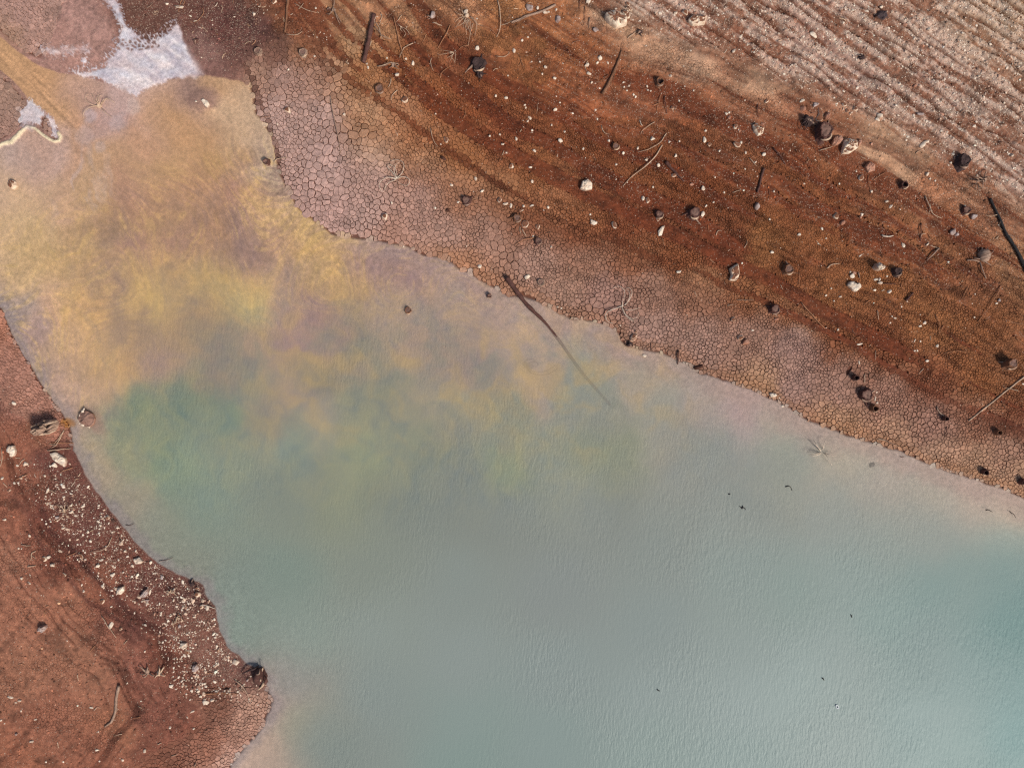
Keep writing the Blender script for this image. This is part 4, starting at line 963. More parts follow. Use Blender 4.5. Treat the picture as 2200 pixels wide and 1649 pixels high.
STONE_DATA = {
1: '1655 857 18 18 w;2145 120 25 35 w;1410 35 25 25 w;1515 60 75 28 w',
2: '1768 108 38 50 w;1866 408 34 36 w;1325 535 28 40 w;1190 630 40 34 w;1258 845 50 50 m;272 930 55 60 m;748 968 24 24 w;1515 960 20 15 w;1605 1182 46 40 m;2022 810 24 20 w;2110 828 28 28 w;2125 640 16 14 w;1972 1148 20 18 w;2058 1135 18 18 w;2080 1215 28 20 w;2112 1288 16 16 w;1853 1508 32 28 w;1650 1560 28 28 w;1908 1612 40 24 w;1580 1335 54 36 c;1105 492 18 16 w;1265 500 20 20 w;935 540 16 16 w;945 570 16 30 w;495 475 20 16 w;505 72 14 20 w;275 590 16 24 w;182 1048 16 16 w;155 15 40 50 m;2150 1400 30 46 m;1490 130 60 56 g',
3: '880 95 34 34 p;975 35 40 28 m;645 12 40 40 w;1465 110 55 55 m;1540 118 34 34 p;1378 112 30 32 w;1278 107 18 16 w;280 108 45 30 w;215 68 22 34 w;308 103 20 24 w;370 85 20 24 w;150 65 60 72 g;385 165 55 50 g;705 255 44 44 g;740 490 44 38 w;720 530 25 18 w;630 553 46 30 w;650 620 40 28 w;808 530 16 30 w;283 568 28 28 w;235 522 18 14 w;360 660 34 26 w;165 522 14 14 w;255 625 14 22 w;85 342 22 22 w;135 315 18 14 w;18 430 28 40 w;672 697 20 20 w;738 745 18 14 w;1025 800 18 20 w;1042 820 24 20 w;940 695 16 14 w;945 735 14 20 w;968 765 16 14 w;985 725 14 20 w;1138 730 20 22 w;1145 760 16 14 w;1170 768 14 14 w;1336 642 26 22 w;1530 765 18 18 w;1868 432 28 32 w;1410 852 16 18 w;1352 912 32 30 m;1376 915 18 24 m;365 927 30 30 w;403 865 16 16 w;108 885 18 22 w;115 910 14 18 w;512 957 24 12 w;703 928 16 18 w;150 995 26 38 w;132 1022 22 20 w;333 1055 18 20 w;443 1110 20 18 w;170 1100 18 16 w;720 1005 14 14 w;35 1172 26 30 w;408 1185 44 36 w -35;188 1272 34 26 w;600 1255 18 24 w;815 1187 22 24 w;938 1292 28 24 w;1183 1167 34 40 w;1060 1250 18 26 w;1134 1350 24 28 w;1235 1395 28 34 w;878 1385 20 22 w;1382 1315 22 34 w;1325 1195 20 24 w;1412 1192 14 14 w;1365 1478 46 32 m;1515 1555 30 36 p;1612 1588 38 34 w;1188 1578 18 18 w;1712 1495 14 16 w;1632 1105 20 20 w;1622 1180 34 50 w;1662 1220 34 36 m;1885 1070 40 38 m;1920 1105 20 20 p;2112 1050 30 34 p;1895 1222 54 54 m;1932 1200 20 28 w;1748 1272 24 20 w;1970 1287 18 26 w;2120 1302 34 34 w;2052 1368 22 20 w;1830 990 26 34 p;1805 962 20 24 w;1832 950 18 18 w;170 1530 30 24 w;155 1410 30 20 w;5 1405 20 30 w;2148 855 30 40 m;1788 1622 18 20 w;1953 1605 14 14 w;1258 248 20 20 w;1963 847 16 14 w;1965 1425 14 14 w;1870 1462 14 14 w',
4: '378 298 80 46 w -12;1148 215 40 28 p;955 60 30 30 w;285 850 45 22 w 20;290 920 48 55 p;640 885 40 34 m;668 935 24 34 m;730 918 38 40 m;690 960 20 20 m;638 770 26 22 w;938 978 50 42 w -25;920 1010 44 32 w;968 945 34 26 p;1283 965 60 28 g -10;872 1215 24 24 p;1300 1222 65 42 w 32;1338 1195 46 32 w 25;780 1500 50 42 m 30;870 1615 26 24 w;1342 1468 40 32 w 25;1365 1508 20 18 w;1410 1525 16 16 w;1560 1300 24 30 w;1540 1370 22 22 w;2052 1310 34 30 w 35;48 1615 20 18 w;305 1550 14 14 w;602 1550 14 14 w;1465 960 48 30 p;1430 262 0 0 x;1355 245 26 34 w;1230 325 24 20 w;1640 280 24 22 w;1985 870 20 24 w;1105 710 30 26 w;1240 725 34 30 p;1010 235 22 20 w;2010 775 28 26 w;1870 375 24 24 w;1780 640 26 22 w',
6: '1085 182 50 58 m;1887 595 36 36 w;1145 62 16 24 w;1512 105 18 18 w;1245 428 16 12 w;1705 55 18 24 w;2055 40 38 44 m;2105 70 44 28 w 30;2150 85 24 40 w;1620 125 40 30 c',
7: '98 90 22 22 w;165 85 36 14 w;305 100 24 22 w;80 125 44 20 m;218 264 38 40 m;180 342 18 14 w;330 432 24 18 w;660 160 18 14 w;862 250 40 62 m 20;1105 25 32 40 w;1142 42 46 42 m;1228 200 34 30 m;1635 88 20 24 w;1608 155 36 52 w -25;2065 95 46 66 g -20;1405 642 40 26 w;130 685 55 36 w 40;385 940 18 16 w;415 950 14 14 w;1045 1148 28 28 m;915 1097 16 14 w;1115 1348 36 28 w;1865 1040 44 40 m;1925 1195 54 42 m;1967 1240 64 50 p 35;2028 1135 24 14 w;1570 1445 80 46 c;1700 57 20 14 w;1940 570 14 16 w',
8: '14 200 20 18 w;32 478 32 28 w 30;568 170 55 48 m;625 230 50 38 p 30;790 163 28 26 w;780 182 26 22 p;455 280 20 28 w;260 328 30 22 w;1000 50 36 20 w 20;1032 93 22 38 w -25;490 360 14 14 w;424 405 14 14 w;1138 418 30 42 w;1345 410 36 18 w;775 507 24 14 w;1518 560 20 16 w;972 607 26 40 w -35;710 675 46 46 w;728 650 34 22 p -35;693 645 16 14 w;908 707 42 20 w 15;938 707 26 22 w;942 738 42 28 w;898 798 22 22 w;1022 808 44 28 w 38;1003 680 14 22 w;608 853 24 20 w;556 888 14 14 w;533 783 18 16 w;487 842 20 16 w;1173 893 16 14 w;1125 937 14 16 w;1030 1072 16 18 w;1045 1017 18 10 w;1070 1033 28 14 w -20;1318 1075 34 28 w 30;1282 1100 26 20 w;1283 1005 14 10 w;588 1130 20 22 w;772 1252 54 18 w 20;1425 1265 22 28 w;1340 1392 28 22 w;1237 1308 18 14 w;1258 1308 16 12 w;1237 1222 12 36 w -15;1285 1228 20 10 w;768 1408 12 36 w;70 1040 40 28 p;1555 310 50 50 g;1588 328 30 34 g;1660 90 16 14 w;1725 180 46 60 g -30;1740 1027 24 10 w;1925 908 24 16 w;1945 880 22 26 g;2150 1588 16 16 w;1745 830 16 12 w;2030 465 0 0 x;990 960 0 0 x;68 1015 0 0 x',
9: '120 180 40 34 w;465 705 48 42 w;222 692 38 38 w;150 705 20 24 w;20 810 30 24 w 40;125 852 18 22 w;380 792 20 22 w;405 915 24 55 w -15;388 965 18 16 w;75 915 34 20 m;40 1160 34 22 w 30;250 1297 22 28 w;158 1402 18 18 w;183 1405 14 14 w;765 1343 26 24 w;655 1370 14 20 w;685 1465 30 60 m 25;718 1437 16 16 w;378 1490 40 46 m;412 1475 28 32 w;448 1543 40 40 w;545 1625 34 24 m;830 1548 34 38 w;910 1140 34 40 m;848 1210 20 28 w;995 1228 30 20 w -20;745 1265 24 30 w;835 1040 18 18 w;1060 1425 24 24 w;1145 1422 24 18 w;1275 1520 26 26 w;1120 1550 28 26 w;960 1617 26 30 w;1370 1637 34 24 w;655 1497 16 16 w;835 1275 18 18 w;485 1140 36 24 g;540 1230 30 20 w;290 695 14 12 w;1095 1400 20 18 w;1310 1545 24 18 w;690 1055 16 16 w;430 1040 24 20 w;1000 1500 18 20 w',
12: '122 204 26 20 w;95 135 16 14 w;903 233 24 34 w 30;915 88 16 14 w;903 140 12 46 w -8;920 177 16 14 w',
13: '185 50 30 24 w;245 90 34 20 m;708 155 24 24 w;865 240 38 42 m;1265 165 20 46 w;1670 185 46 50 m;1665 130 30 26 m;940 440 34 76 w -20;1020 475 24 28 m;1580 668 34 44 m;1557 698 24 40 w 30;1990 755 60 46 w -10;1640 376 24 18 w;1807 395 24 24 w;1700 292 34 30 m;1758 245 20 38 m;1545 292 26 24 w;1735 1090 50 42 w;1792 1075 28 34 w;1825 1000 30 22 w;1692 1043 20 26 w;1710 937 18 22 w;1728 937 18 22 w;1625 1170 34 16 w;1840 770 24 24 w;1075 932 16 16 w;1650 605 24 18 w;1830 618 20 24 w;1223 665 16 22 w;268 1422 40 20 w;90 1050 50 18 w -20;168 1078 34 20 w;178 1168 20 16 w;300 1238 26 14 w;135 1095 24 14 w;818 1495 36 18 w;140 1363 24 24 g;10 1245 20 16 w;1635 1315 20 18 w;1580 1220 18 20 w;1435 1305 20 24 w;770 1137 36 14 w;655 1122 14 12 w;865 112 26 22 w;950 20 34 30 w;1465 233 24 20 w;1370 40 36 30 g;1360 345 18 30 w;1345 265 14 26 w;1580 520 26 18 w;1515 450 30 30 g;1220 1500 26 32 w;840 1590 16 16 w;1035 1580 20 26 w;390 1595 18 16 w;535 1595 16 16 w;830 1340 16 14 w;1840 655 22 26 m;1240 235 44 20 g;1675 1000 24 30 w;1590 700 20 24 w;1888 905 18 18 w;2090 905 30 22 g;1650 130 0 0 x',
}
recs = []
for t_, s in STONE_DATA.items():
    for rec in s.split(';'):
        f = rec.split()
        if f[4] != 'x':
            recs.append((TILE[t_][0] + float(f[0]) / TS, TILE[t_][1] + float(f[1]) / TS, float(f[2]) / TS, float(f[3]) / TS, f[4], float(f[5]) if len(f) > 5 else None))
recs.sort(key=lambda r: -r[2] * r[3])
N_SINGLE = 295 - cnt_stone                      # the 300 that show largest stand as stones of their own
for r in recs[:N_SINGLE]: add_stone(*r)
SMALL = recs[N_SINGLE:]
print('stones', cnt_stone)

# ------------------------------------------------------------------ branches, stems, logs
def smooth_path(P, m):
    P = np.array(P, float)
    if len(P) == 2: return P[0] + (P[1] - P[0]) * np.linspace(0, 1, m)[:, None]
    Q = np.vstack([2 * P[0] - P[1], P, 2 * P[-1] - P[-2]])
    t_ = np.linspace(0, len(P) - 1 - 1e-9, m); k = t_.astype(int); f = (t_ - k)[:, None]
    a, b, c, d = Q[k], Q[k + 1], Q[k + 2], Q[k + 3]
    return 0.5 * ((2 * b) + (c - a) * f + (2 * a - 5 * b + 4 * c - d) * f ** 2 + (-a + 3 * b - 3 * c + d) * f ** 3)
def tube(name, P, R, mat, sides=7, gnarl=0.0, seed=0, parent=None, origin=None, flat=1.0):
    P = np.array(P, float); R = np.array(R, float); n = len(P)
    T = np.gradient(P, axis=0); T /= np.maximum(np.linalg.norm(T, axis=1), 1e-9)[:, None]
    up = np.array((0, 0, 1.0)); 
    side = np.cross(T, up); bad = np.linalg.norm(side, axis=1) < 0.05; side[bad] = np.array((1.0, 0, 0))
    side /= np.linalg.norm(side, axis=1)[:, None]
    nor = np.cross(side, T)
    a = np.arange(sides) / sides * 2 * math.pi
    L = np.concatenate([[0], np.cumsum(np.linalg.norm(np.diff(P, axis=0), axis=1))])
    rr = R[:, None] * (1 + gnarl * fbm(np.cos(a)[None, :] * 1.3 + L[:, None] * 5 + seed * 3.1, np.sin(a)[None, :] * 1.3 + L[:, None] * 2, seed, 3))
    V = P[:, None, :] + rr[..., None] * (np.cos(a)[None, :, None] * side[:, None, :] + flat * np.sin(a)[None, :, None] * nor[:, None, :])
    V = V.reshape(-1, 3)
    i = np.arange(sides); j = (i + 1) % sides
    q = np.concatenate([np.column_stack([k * sides + i, k * sides + j, (k + 1) * sides + j, (k + 1) * sides + i]) for k in range(n - 1)])
    V = np.vstack([V, P[0], P[-1]])
    t3 = np.concatenate([np.column_stack([j, i, np.full(sides, n * sides)]), np.column_stack([(n - 1) * sides + i, (n - 1) * sides + j, np.full(sides, n * sides + 1)])])
    org = np.array(origin if origin is not None else (0, 0, 0), float)
    me = mk_mesh(name, V - org, q, t3, smooth=True)
    g_ = np.zeros((len(V), 3), np.float32)
    g_[:n * sides, 0] = np.tile(np.abs(a - math.pi), n); g_[:n * sides, 1] = np.repeat(L * 2.0 + seed, sides); g_[n * sides, 1] = seed; g_[-1, 1] = L[-1] * 2 + seed
    at_ = me.attributes.new('grain', 'FLOAT_VECTOR', 'POINT'); at_.data.foreach_set('vector', g_.ravel())
    me.materials.append(mat)
    return link(name, me, parent)
def ground_path(px, m, lift=0.0, arc=0.0, wob=0.0, seed=0, level=None):
    q = smooth_path(px, m)
    out = []
    for k, (u, v) in enumerate(q):
        f = k / (m - 1)
        if wob:
            u += wob * float(fbm(f * 4 + seed, seed * 1.7, seed, 2)); v += wob * float(fbm(f * 4 + seed + 50, seed * 2.3, seed + 1, 2))
        if level is not None:
            p = at_level(u, v, level if np.isscalar(level) else float(np.interp(f, np.linspace(0, 1, len(level)), level)))
        else:
            p = at(u, v)
            hz = p.z + lift + arc * math.sin(math.pi * f)
            p = at_level(u, v, hz)
        out.append(p[:])
    return np.array(out)
def taper(m, r0, r1): return np.linspace(r0, r1, m)

COLW = dict(p='pale', w='white', g='grey', d='dark', b='brown', t='tan', k='black', c='charred')
twn = 0
def twig(px, thick, k, label=None, phrase=None, level=None):
    global twn
    twn += 1
    q = np.array(px); L = np.hypot(*np.diff(q, axis=0).T).sum()
    m = max(6, int(L / 7)); m = min(m, 26)
    r = max(thick * S / 2, 0.010)
    P = ground_path(px, m, lift=r * 0.8, arc=min(0.05, 0.0012 * L), wob=1.5, seed=twn, level=level)
    o0 = P[len(P) // 2]
    o = tube('twig' if thick < 4 else 'stick', P, taper(m, r, r * 0.45), WOODS[k], 6, 0.25, twn, None, o0)
    o.location = o0
    ch = np.hypot(*(q[-1] - q[0])); bend = L / max(ch, 1)
    ln = 'short' if L < 24 else 'long' if L > 62 else ''
    desc = f"{ln} {COLW[k]} {'curved' if bend > 1.05 else 'straight'} {'twig' if thick < 4 else 'stick'}".strip()
    thing(o, float(q[:, 0].mean()), float(q[:, 1].mean()), 'twig' if thick < 4 else 'stick', 'dead twigs strewn over the mud', label, phrase, desc, L / 3)
    return o
def log(px, r0, r1, k, label, phrase, name='fallen_log', branches=(), level=None, m=26, gn=0.30, lift=0.7, bname='branch'):
    q = np.array(px); cu, cv = q.mean(0)
    P = ground_path(px, m, lift=r0 * S * lift, level=level, wob=0.6 if level is not None else 1.2, seed=int(cu) % 97)
    root = empty(name, P[m // 2])
    org = P[m // 2]
    tube('trunk', P, taper(m, r0 * S, r1 * S) * (1 + 0.08 * np.sin(np.arange(m))), WOODS[k], 12, gn, int(cu) % 53, root, org)
    for bi, (bp, bt, bk) in enumerate(branches):
        mm = 9
        Q = ground_path(bp, mm, lift=r0 * S * lift + bt * S * 0.5, arc=0.03, wob=1.0, seed=bi + 5)
        tube(bname, Q, taper(mm, bt * S / 2, bt * S / 5), WOODS[bk], 6, 0.25, bi + 3, root, org)
    thing(root, cu, cv, 'log' if 'log' in name else 'stick', None, label, phrase, None, 40)
    return root
def B(t_, s, th, k): return (TP(t_, s), th, k)

log(ZP(760, 10, 11.78, '520 240 440 620 360 980 300 1240 250 1470'), 5.2, 4.2, 'd', 'dark rotting log on the mud near the top, left of thin roots', 'the dark upper log',
    branches=[(ZP(760, 10, 11.78, '570 290 520 400 530 500'), 1.4, 'p'), (ZP(760, 10, 11.78, '440 920 410 1040 400 1060'), 1.6, 'p'), (ZP(760, 10, 11.78, '520 540 640 690 760 820 890 880'), 1.4, 'g'),
              (ZP(760, 10, 11.78, '390 1130 460 1190'), 1.2, 'p')])
log([(619, -6), (617, 20), (612, 70)], 3.0, 2.0, 'b', 'slender brown pole reaching in from the top edge', 'the slender brown pole', name='fallen_log', m=14)
log(ZP(1080, 580, 5.32, '45 85 130 200 250 360 360 480 465 580 650 810 900 1160 1230 1540'), 4.8, 2.6, 'd', 'long dark log sliding off the shore and under the water', 'the sinking log', name='fallen_log',
    level=[0.12, 0.10, 0.06, 0.025, -0.02, -0.06, -0.09, -0.12], m=40,
    branches=[])
log(TP(3, '925 425 905 500 870 590 830 680 765 800'), 2.0, 4.2, 'b', 'brown forked stick lying on bare soil below the blotched boulder', 'the forked brown stick', name='fallen_stick',
    branches=[B(3, '925 430 935 390 945 345', 2, 'b'), B(3, '810 630 760 680 710 735', 1.6, 'b'), B(3, '875 605 850 680 870 770', 1.6, 'b'), B(3, '835 660 840 720 862 770', 1.4, 't')])
log(TP(3, '365 38 260 95 130 135 60 165 -10 190'), 2.6, 2.2, 'g', 'grey driftwood branch at the top edge above fine roots', 'the grey driftwood branch', name='fallen_stick',
    branches=[B(3, '140 130 90 160 40 190', 1.6, 'g'), B(3, '80 155 40 175 5 205', 1.3, 'g')])
log(TP(8, '1870 20 1905 100 1960 210 2010 320 2080 430 2160 590 2230 740'), 2.2, 3.4, 'k', 'long black charred log crossing the right edge of the photo', 'the black edge log',
    branches=[B(8, '2010 325 2060 340 2085 370', 2.0, 'g'), B(8, '1930 160 1880 175 1830 165', 1.4, 'p'), B(8, '1960 215 1950 260 1975 290', 1.4, 'g')], lift=1.6)
log(TP(3, '1300 1362 1340 1415 1390 1465 1450 1530'), 3.6, 1.2, 'd', 'short dark tapering log lying diagonally on brown soil', 'the tapering dark log', name='fallen_log', m=14)
log(TP(13, '1002 955 985 1060 975 1170 940 1255 915 1275 880 1300'), 3.0, 2.0, 'g', 'bent grey branch on bare brown soil at lower left', 'the bent grey branch', name='fallen_stick',
    branches=[B(13, '985 1100 970 1130 985 1150', 1.8, 'g')])
log(TP(3, '2125 1418 2105 1480 2085 1560 2072 1622'), 2.6, 2.2, 'd', 'straight dark stick on brown soil left of the pink boulder', 'the straight dark stick', name='fallen_stick',
    branches=[B(3, '2085 1550 2105 1590', 1.4, 'd')])
log(TP(8, '2165 1520 2090 1580 1990 1660 1880 1750 1690 1900'), 1.6, 1.2, 'p', 'very long thin pale pole slanting from the right edge', 'the long slanting pole', name='fallen_stick',
    branches=[B(12, '2110 75 2050 60 1985 48', 1.4, 'p'), B(12, '1810 195 1800 165', 1.2, 'p')])

TWIGS = {
1: 't 1.6 1700 60 1720 105 1690 150 1640 200;p 1.4 1860 40 1875 70 1865 110;p 1.6 1695 210 1720 240 1752 272;p 1.5 2060 378 2085 355 2118 352;g 3.0 1470 50 1510 60 1550 62;t 1.8 1530 0 1515 45 1505 100;t 1.6 1560 0 1550 30 1535 50;g 1.4 1240 70 1265 50 1290 20',
2: 'p 1.6 330 30 400 75 510 108;p 1.4 360 82 385 50 402 30;p 1.6 1052 105 1062 150 1035 185;p 1.8 1000 175 1035 225 1048 290 1062 332;t 2.6 1158 140 1190 270 1215 370 1242 455 1245 505 1300 552;p 1.8 1322 368 1258 395 1225 445 1206 490;p 1.5 1235 128 1205 160 1180 190;t 1.4 1135 165 1110 210 1078 240;t 2.2 1640 210 1590 310 1528 412;p 2.6 1490 190 1565 216;t 1.4 1440 290 1400 362;p 2.4 2035 0 2058 80 2066 200 2050 260 2032 312;t 1.6 1890 215 1960 235 2008 270 2034 312;p 1.6 2020 470 2098 478 2140 440;p 1.5 1480 490 1474 550 1500 600;t 1.6 1556 662 1568 612 1640 560;p 2.0 1025 558 1085 548 1140 525 1205 545;g 2.4 630 810 650 950 688 1120 712 1290;p 1.8 1190 758 1152 800 1136 842;p 1.6 1470 1080 1490 1170 1530 1232;t 1.4 1765 938 1760 980 1744 1002;p 1.8 148 1362 190 1336 262 1330;p 1.6 250 292 340 292 392 264;t 1.5 502 248 490 332;p 2.0 1134 660 1135 700 1114 738;t 1.4 1800 380 1740 395 1700 425;g 2.2 500 100 0 0 x;p 1.6 1070 300 1110 320 1140 328;t 1.4 40 990 75 985 120 980;t 1.5 1610 260 1640 330;g 3.2 1450 130 1480 155;t 1.4 2066 250 2120 246;p 1.5 2060 215 2110 200 2150 180',
3: 't 1.5 1252 790 1240 860 1220 942;d 2.2 1284 808 1292 880 1306 962;t 1.6 1190 886 1270 860;p 1.6 1200 1030 1120 1085 1082 1132;p 1.8 1302 1122 1240 1210 1150 1260 1058 1280;p 2.6 1268 1222 1210 1310 1120 1410 1020 1480 935 1570;p 1.8 755 1062 775 1110 802 1132;w 2.6 1075 1012 1098 1062;t 1.5 68 478 82 525 102 560;t 1.4 82 508 62 555;d 1.8 2070 882 2075 1000;p 2.0 2002 1330 2062 1400;d 1.8 570 0 568 78;d 1.4 612 60 610 212;g 2.6 655 150 650 235;p 1.6 1860 1622 1930 1600;t 1.4 1500 1090 1600 1082 x;p 2.0 972 322 1020 290 1060 262;t 1.4 460 890 466 918',
4: 'p 2.2 430 1270 545 1240;t 1.6 848 1480 860 1550 866 1612;t 1.4 880 1520 935 1490 992 1450;d 3.2 40 1245 100 1310 150 1392;p 1.5 1160 1392 1185 1420;p 1.4 1245 1290 1320 1250',
7: 'p 1.8 70 260 66 290 76 322;p 2.2 85 280 100 312 120 346;t 2.0 240 350 130 365 85 380 20 412;p 2.2 1720 330 1730 308 1756 294;p 1.4 1540 808 1560 852;p 1.6 1815 925 1870 920;p 1.4 1960 440 1978 410 1985 380;t 1.4 1650 250 1658 300;t 1.4 1270 362 1275 415;p 1.4 1920 335 1925 360;g 1.6 1895 880 2035 880;d 1.8 1172 1245 1172 1310;p 1.4 480 600 478 640',
8: 'p 2.4 500 612 540 580 606 570;p 2.6 1320 0 1358 80 1390 150 1462 190;p 2.0 1362 70 1370 110 1355 152;g 4.0 1440 445 1400 490 1340 550;p 1.8 1360 420 1440 442;d 2.4 1295 235 1290 300 1285 382;d 5.5 1165 882 1195 850 1226 820;d 2.2 965 742 1080 746;t 1.4 1120 740 1128 770 1150 792;p 1.8 925 970 930 1042;g 2.2 1800 580 1815 640 1840 702;g 2.2 1680 548 1735 540 1790 556;t 1.6 1690 770 1665 815 1640 862;t 1.8 1410 1000 1450 1090 1440 1170;t 1.8 1480 1095 1445 1168;p 1.5 1372 1180 1370 1222;t 1.8 2090 1200 2165 1262;t 1.6 1990 1040 2100 1080 2165 1090;p 1.4 910 1310 905 1382;p 1.8 1312 1458 1270 1502;p 2.2 815 1508 815 1582;t 1.4 1480 1330 1600 1310 1682 1320;t 1.5 262 650 265 752;p 1.6 104 752 126 792;t 2.6 278 898 350 980 420 1060 482 1118;t 2.0 1962 758 1935 830 1880 920 1768 1062;w 4.0 960 335 1010 345 1056 338;p 2.8 1285 355 1300 325 1330 318;t 1.4 860 880 800 930;p 1.5 700 1500 750 1525;g 3.6 765 650 770 695;t 1.4 350 320 0 0 x;p 1.4 1160 480 1145 495',
9: 'p 2.6 398 582 480 572 602 564;p 1.8 415 520 450 530 480 526;t 1.8 430 512 540 514 622 518;p 2.0 540 402 492 510 428 562;p 1.8 520 430 500 480 450 530;t 1.8 612 722 560 740 498 762;p 1.8 12 560 20 655 0 722;t 1.6 232 780 180 805 118 835;p 1.6 205 650 182 672 158 702;p 1.8 132 642 172 640;p 2.0 945 1310 910 1388 830 1428 758 1430;p 2.0 180 1368 215 1380 262 1380;t 1.5 640 1438 600 1460 548 1476;p 2.0 302 1428 268 1448 258 1502;p 1.5 268 1462 300 1490;p 2.0 660 800 680 768;p 1.8 25 850 60 888;p 2.4 230 1560 300 1550;t 1.4 520 990 600 1010 x',
12: 'p 2.4 1424 208 1440 250 1498 296 1540 318;t 2.0 1575 60 1555 122;p 1.6 1990 50 0 0 x;t 1.5 1850 235 1930 232 2010 242;p 2.0 922 484 965 488 1000 500;g 1.6 965 488 1050 520 1112 552;d 1.8 1506 378 1496 462;t 1.5 1880 215 1905 190 1915 150;t 1.4 1745 190 1765 155',
13: 'p 2.0 852 360 885 410 905 450 930 480 982 552;t 1.5 380 320 375 372;p 1.8 1072 572 1045 606;w 3.0 1688 280 1720 275 1815 306;p 2.0 655 855 657 912;p 2.0 1978 900 2050 970 2085 1020 2112 1082;p 1.4 2020 975 2060 1005;t 1.4 800 615 760 670;p 1.6 790 1165 820 1142 852 1146;p 1.6 1165 1125 1192 1142;p 1.8 485 1432 492 1476;p 2.2 1330 1446 1366 1440;t 1.5 1180 1222 1112 1226;p 1.6 1448 1548 1502 1532;p 2.0 1490 370 1480 410 1452 452;t 2.4 1716 1024 1860 1020 2005 1022;g 3.0 1640 1630 1655 1602;p 1.8 1030 1360 960 1380;t 1.5 1745 845 1790 848;p 1.4 1480 455 1475 495',
}
for t_, s in TWIGS.items():
    for rec in s.split(';'):
        f = rec.split()
        if f[-1] == 'x': continue
        twig(TP(t_, ' '.join(f[2:])), float(f[1]), f[0])
twig(TP(7, '1404 1308 1402 1350 1396 1420'), 4.5, 'd', 'short dark stake lying across the right waterline', 'the dark waterline stake')
# ---- bits afloat on, or breaking, the water surface
for t_, s, th, k, lab, lv in (
    (12, '150 882 180 878 205 915', 2.0, 'k', 'thin black bent twig breaking the water below the star-shaped stems', 0.01),
    (12, '1838 1080 1865 1082 1892 1096', 2.2, 'k', 'short black twig afloat near the right shore, left of two', 0.01),
    (12, '2040 1090 2070 1115 2092 1145', 1.8, 'k', 'faint dark twig afloat closest to the right edge', 0.005),
    (11, '1825 942 1842 947', 2.6, 'k', 'tiny black floating twig above the branched floating scrap', 0.01),
    (15, '1224 984 1243 1001', 2.8, 'k', 'lone black speck-like twig afloat at the bottom middle', 0.01),
    (16, '703 355 706 379', 3.0, 'k', 'upright-looking black twig afloat in the teal water', 0.012),
    (16, '461 890 476 909', 2.8, 'k', 'black twig afloat just above the small white floating ring', 0.012),
    (9, '1338 1506 1400 1500 1460 1478', 1.4, 'd', 'thin dark twig in the water off the gravel-edge boulder', 0.005),
    (9, '1060 1206 1100 1208 1132 1196', 1.4, 'd', 'thin dark twig in the left shallows beside the yellow silt', 0.005),
    (12, '1115 628 1130 634 1148 632', 1.8, 'd', 'small dark twig at the right waterline below cracked mud', 0.005)):
    twig(TP(t_, s), th, k, lab, None, level=lv)
r_ = empty('floating_scrap', at_level(1597, 1090, 0.01))
org = np.array(r_.location)
for bi, s in enumerate(('1935 1068 1952 1058 1972 1078', '1945 1062 1946 1042', '1950 1062 1918 1050')):
    tube('branch', ground_path(TP(11, s), 6, level=0.012), taper(6, 0.020, 0.008), W_BLACK, 6, 0.2, bi, r_, org)
thing(r_, 1597, 1090, 'twig', None, 'small branched black scrap afloat in grey water', None, None, 8)
# small white ring afloat
bm = bmesh.new()
ring_v = []
for i in range(18):
    a = i / 18 * 2 * math.pi; row = []
    for j in range(8):
        b = j / 8 * 2 * math.pi; rr = 1 + 0.30 * math.cos(b)
        row.append(bm.verts.new((0.038 * rr * math.cos(a), 0.058 * rr * math.sin(a), 0.016 * math.sin(b))))
    ring_v.append(row)
for i in range(18):
    for j in range(8):
        bm.faces.new((ring_v[i][j], ring_v[(i + 1) % 18][j], ring_v[(i + 1) % 18][(j + 1) % 8], ring_v[i][(j + 1) % 8]))
me = bpy.data.meshes.new('floating_ring'); bm.to_mesh(me); bm.free()
gm = N('white_plastic'); gm.b.inputs['Base Color'].default_value = (0.8, 0.8, 0.8, 1); gm.b.inputs['Roughness'].default_value = 0.4
gnz = gm.noise(obj_pos(gm), 20, 2); gm.i(gm.b, 'Roughness', gm.ramp(gnz, 0.3, 0.7, 0.3, 0.6))
me.materials.append(gm.m)
o = link('floating_ring', me, None, at_level(1798.5, 1517, 0.012)); o.rotation_euler = (0.05, 0, 0.5)
thing(o, 1798, 1517, 'float', None, 'tiny white ring floating alone in the teal water', None, None, 6)

# ------------------------------------------------------------------ dead plants: bundles of stems
def stems(u, v, paths, th, k, label, phrase, name='dead_plant', level=None, lift=0.05, part='stem', crown=0.05, spread=0.10):
    c = at(u, v) if level is None else at_level(u, v, level)
    root = empty(name, c); org = np.array(c)
    for i, px in enumerate(paths):
        m = 16
        q = smooth_path(px, m); P = []
        for kk, (a, b) in enumerate(q):
            f = kk / (m - 1)
            zz = (c.z if level is not None else None)
            if level is None:
                g0 = at(a, b).z
                zz = g0 + lift * 0.4 + spread * math.sin(math.pi * min(1, f * 1.05)) * (0.6 + 0.4 * ((i * 37) % 10) / 10)
            else:
                zz = level + (0.07 - level) * min(1, f * 3.2) + 0.07 * math.sin(3.0 * f)
            P.append(at_level(a, b, zz)[:])
        tube(part, np.array(P), taper(m, th * S / 2, th * S / 4.5), WOODS[k], 6, 0.2, i + int(u) % 31, root, org)
    if crown:
        p, f = stone_shape(int(u) % 71 + 7, 2, 9)
        me = mk_mesh('root_crown', p * np.array((crown, crown, crown * 0.7)), None, f)
        grain_from_xy(me, 0.3); me.materials.append(WOODS[k]); link('root_crown', me, root, (0, 0, 0.02))
    thing(root, u, v, 'plant', None, label, phrase, None, 40)
    return root
zz = lambda s: ZP(1270, 600, 9.7, s)
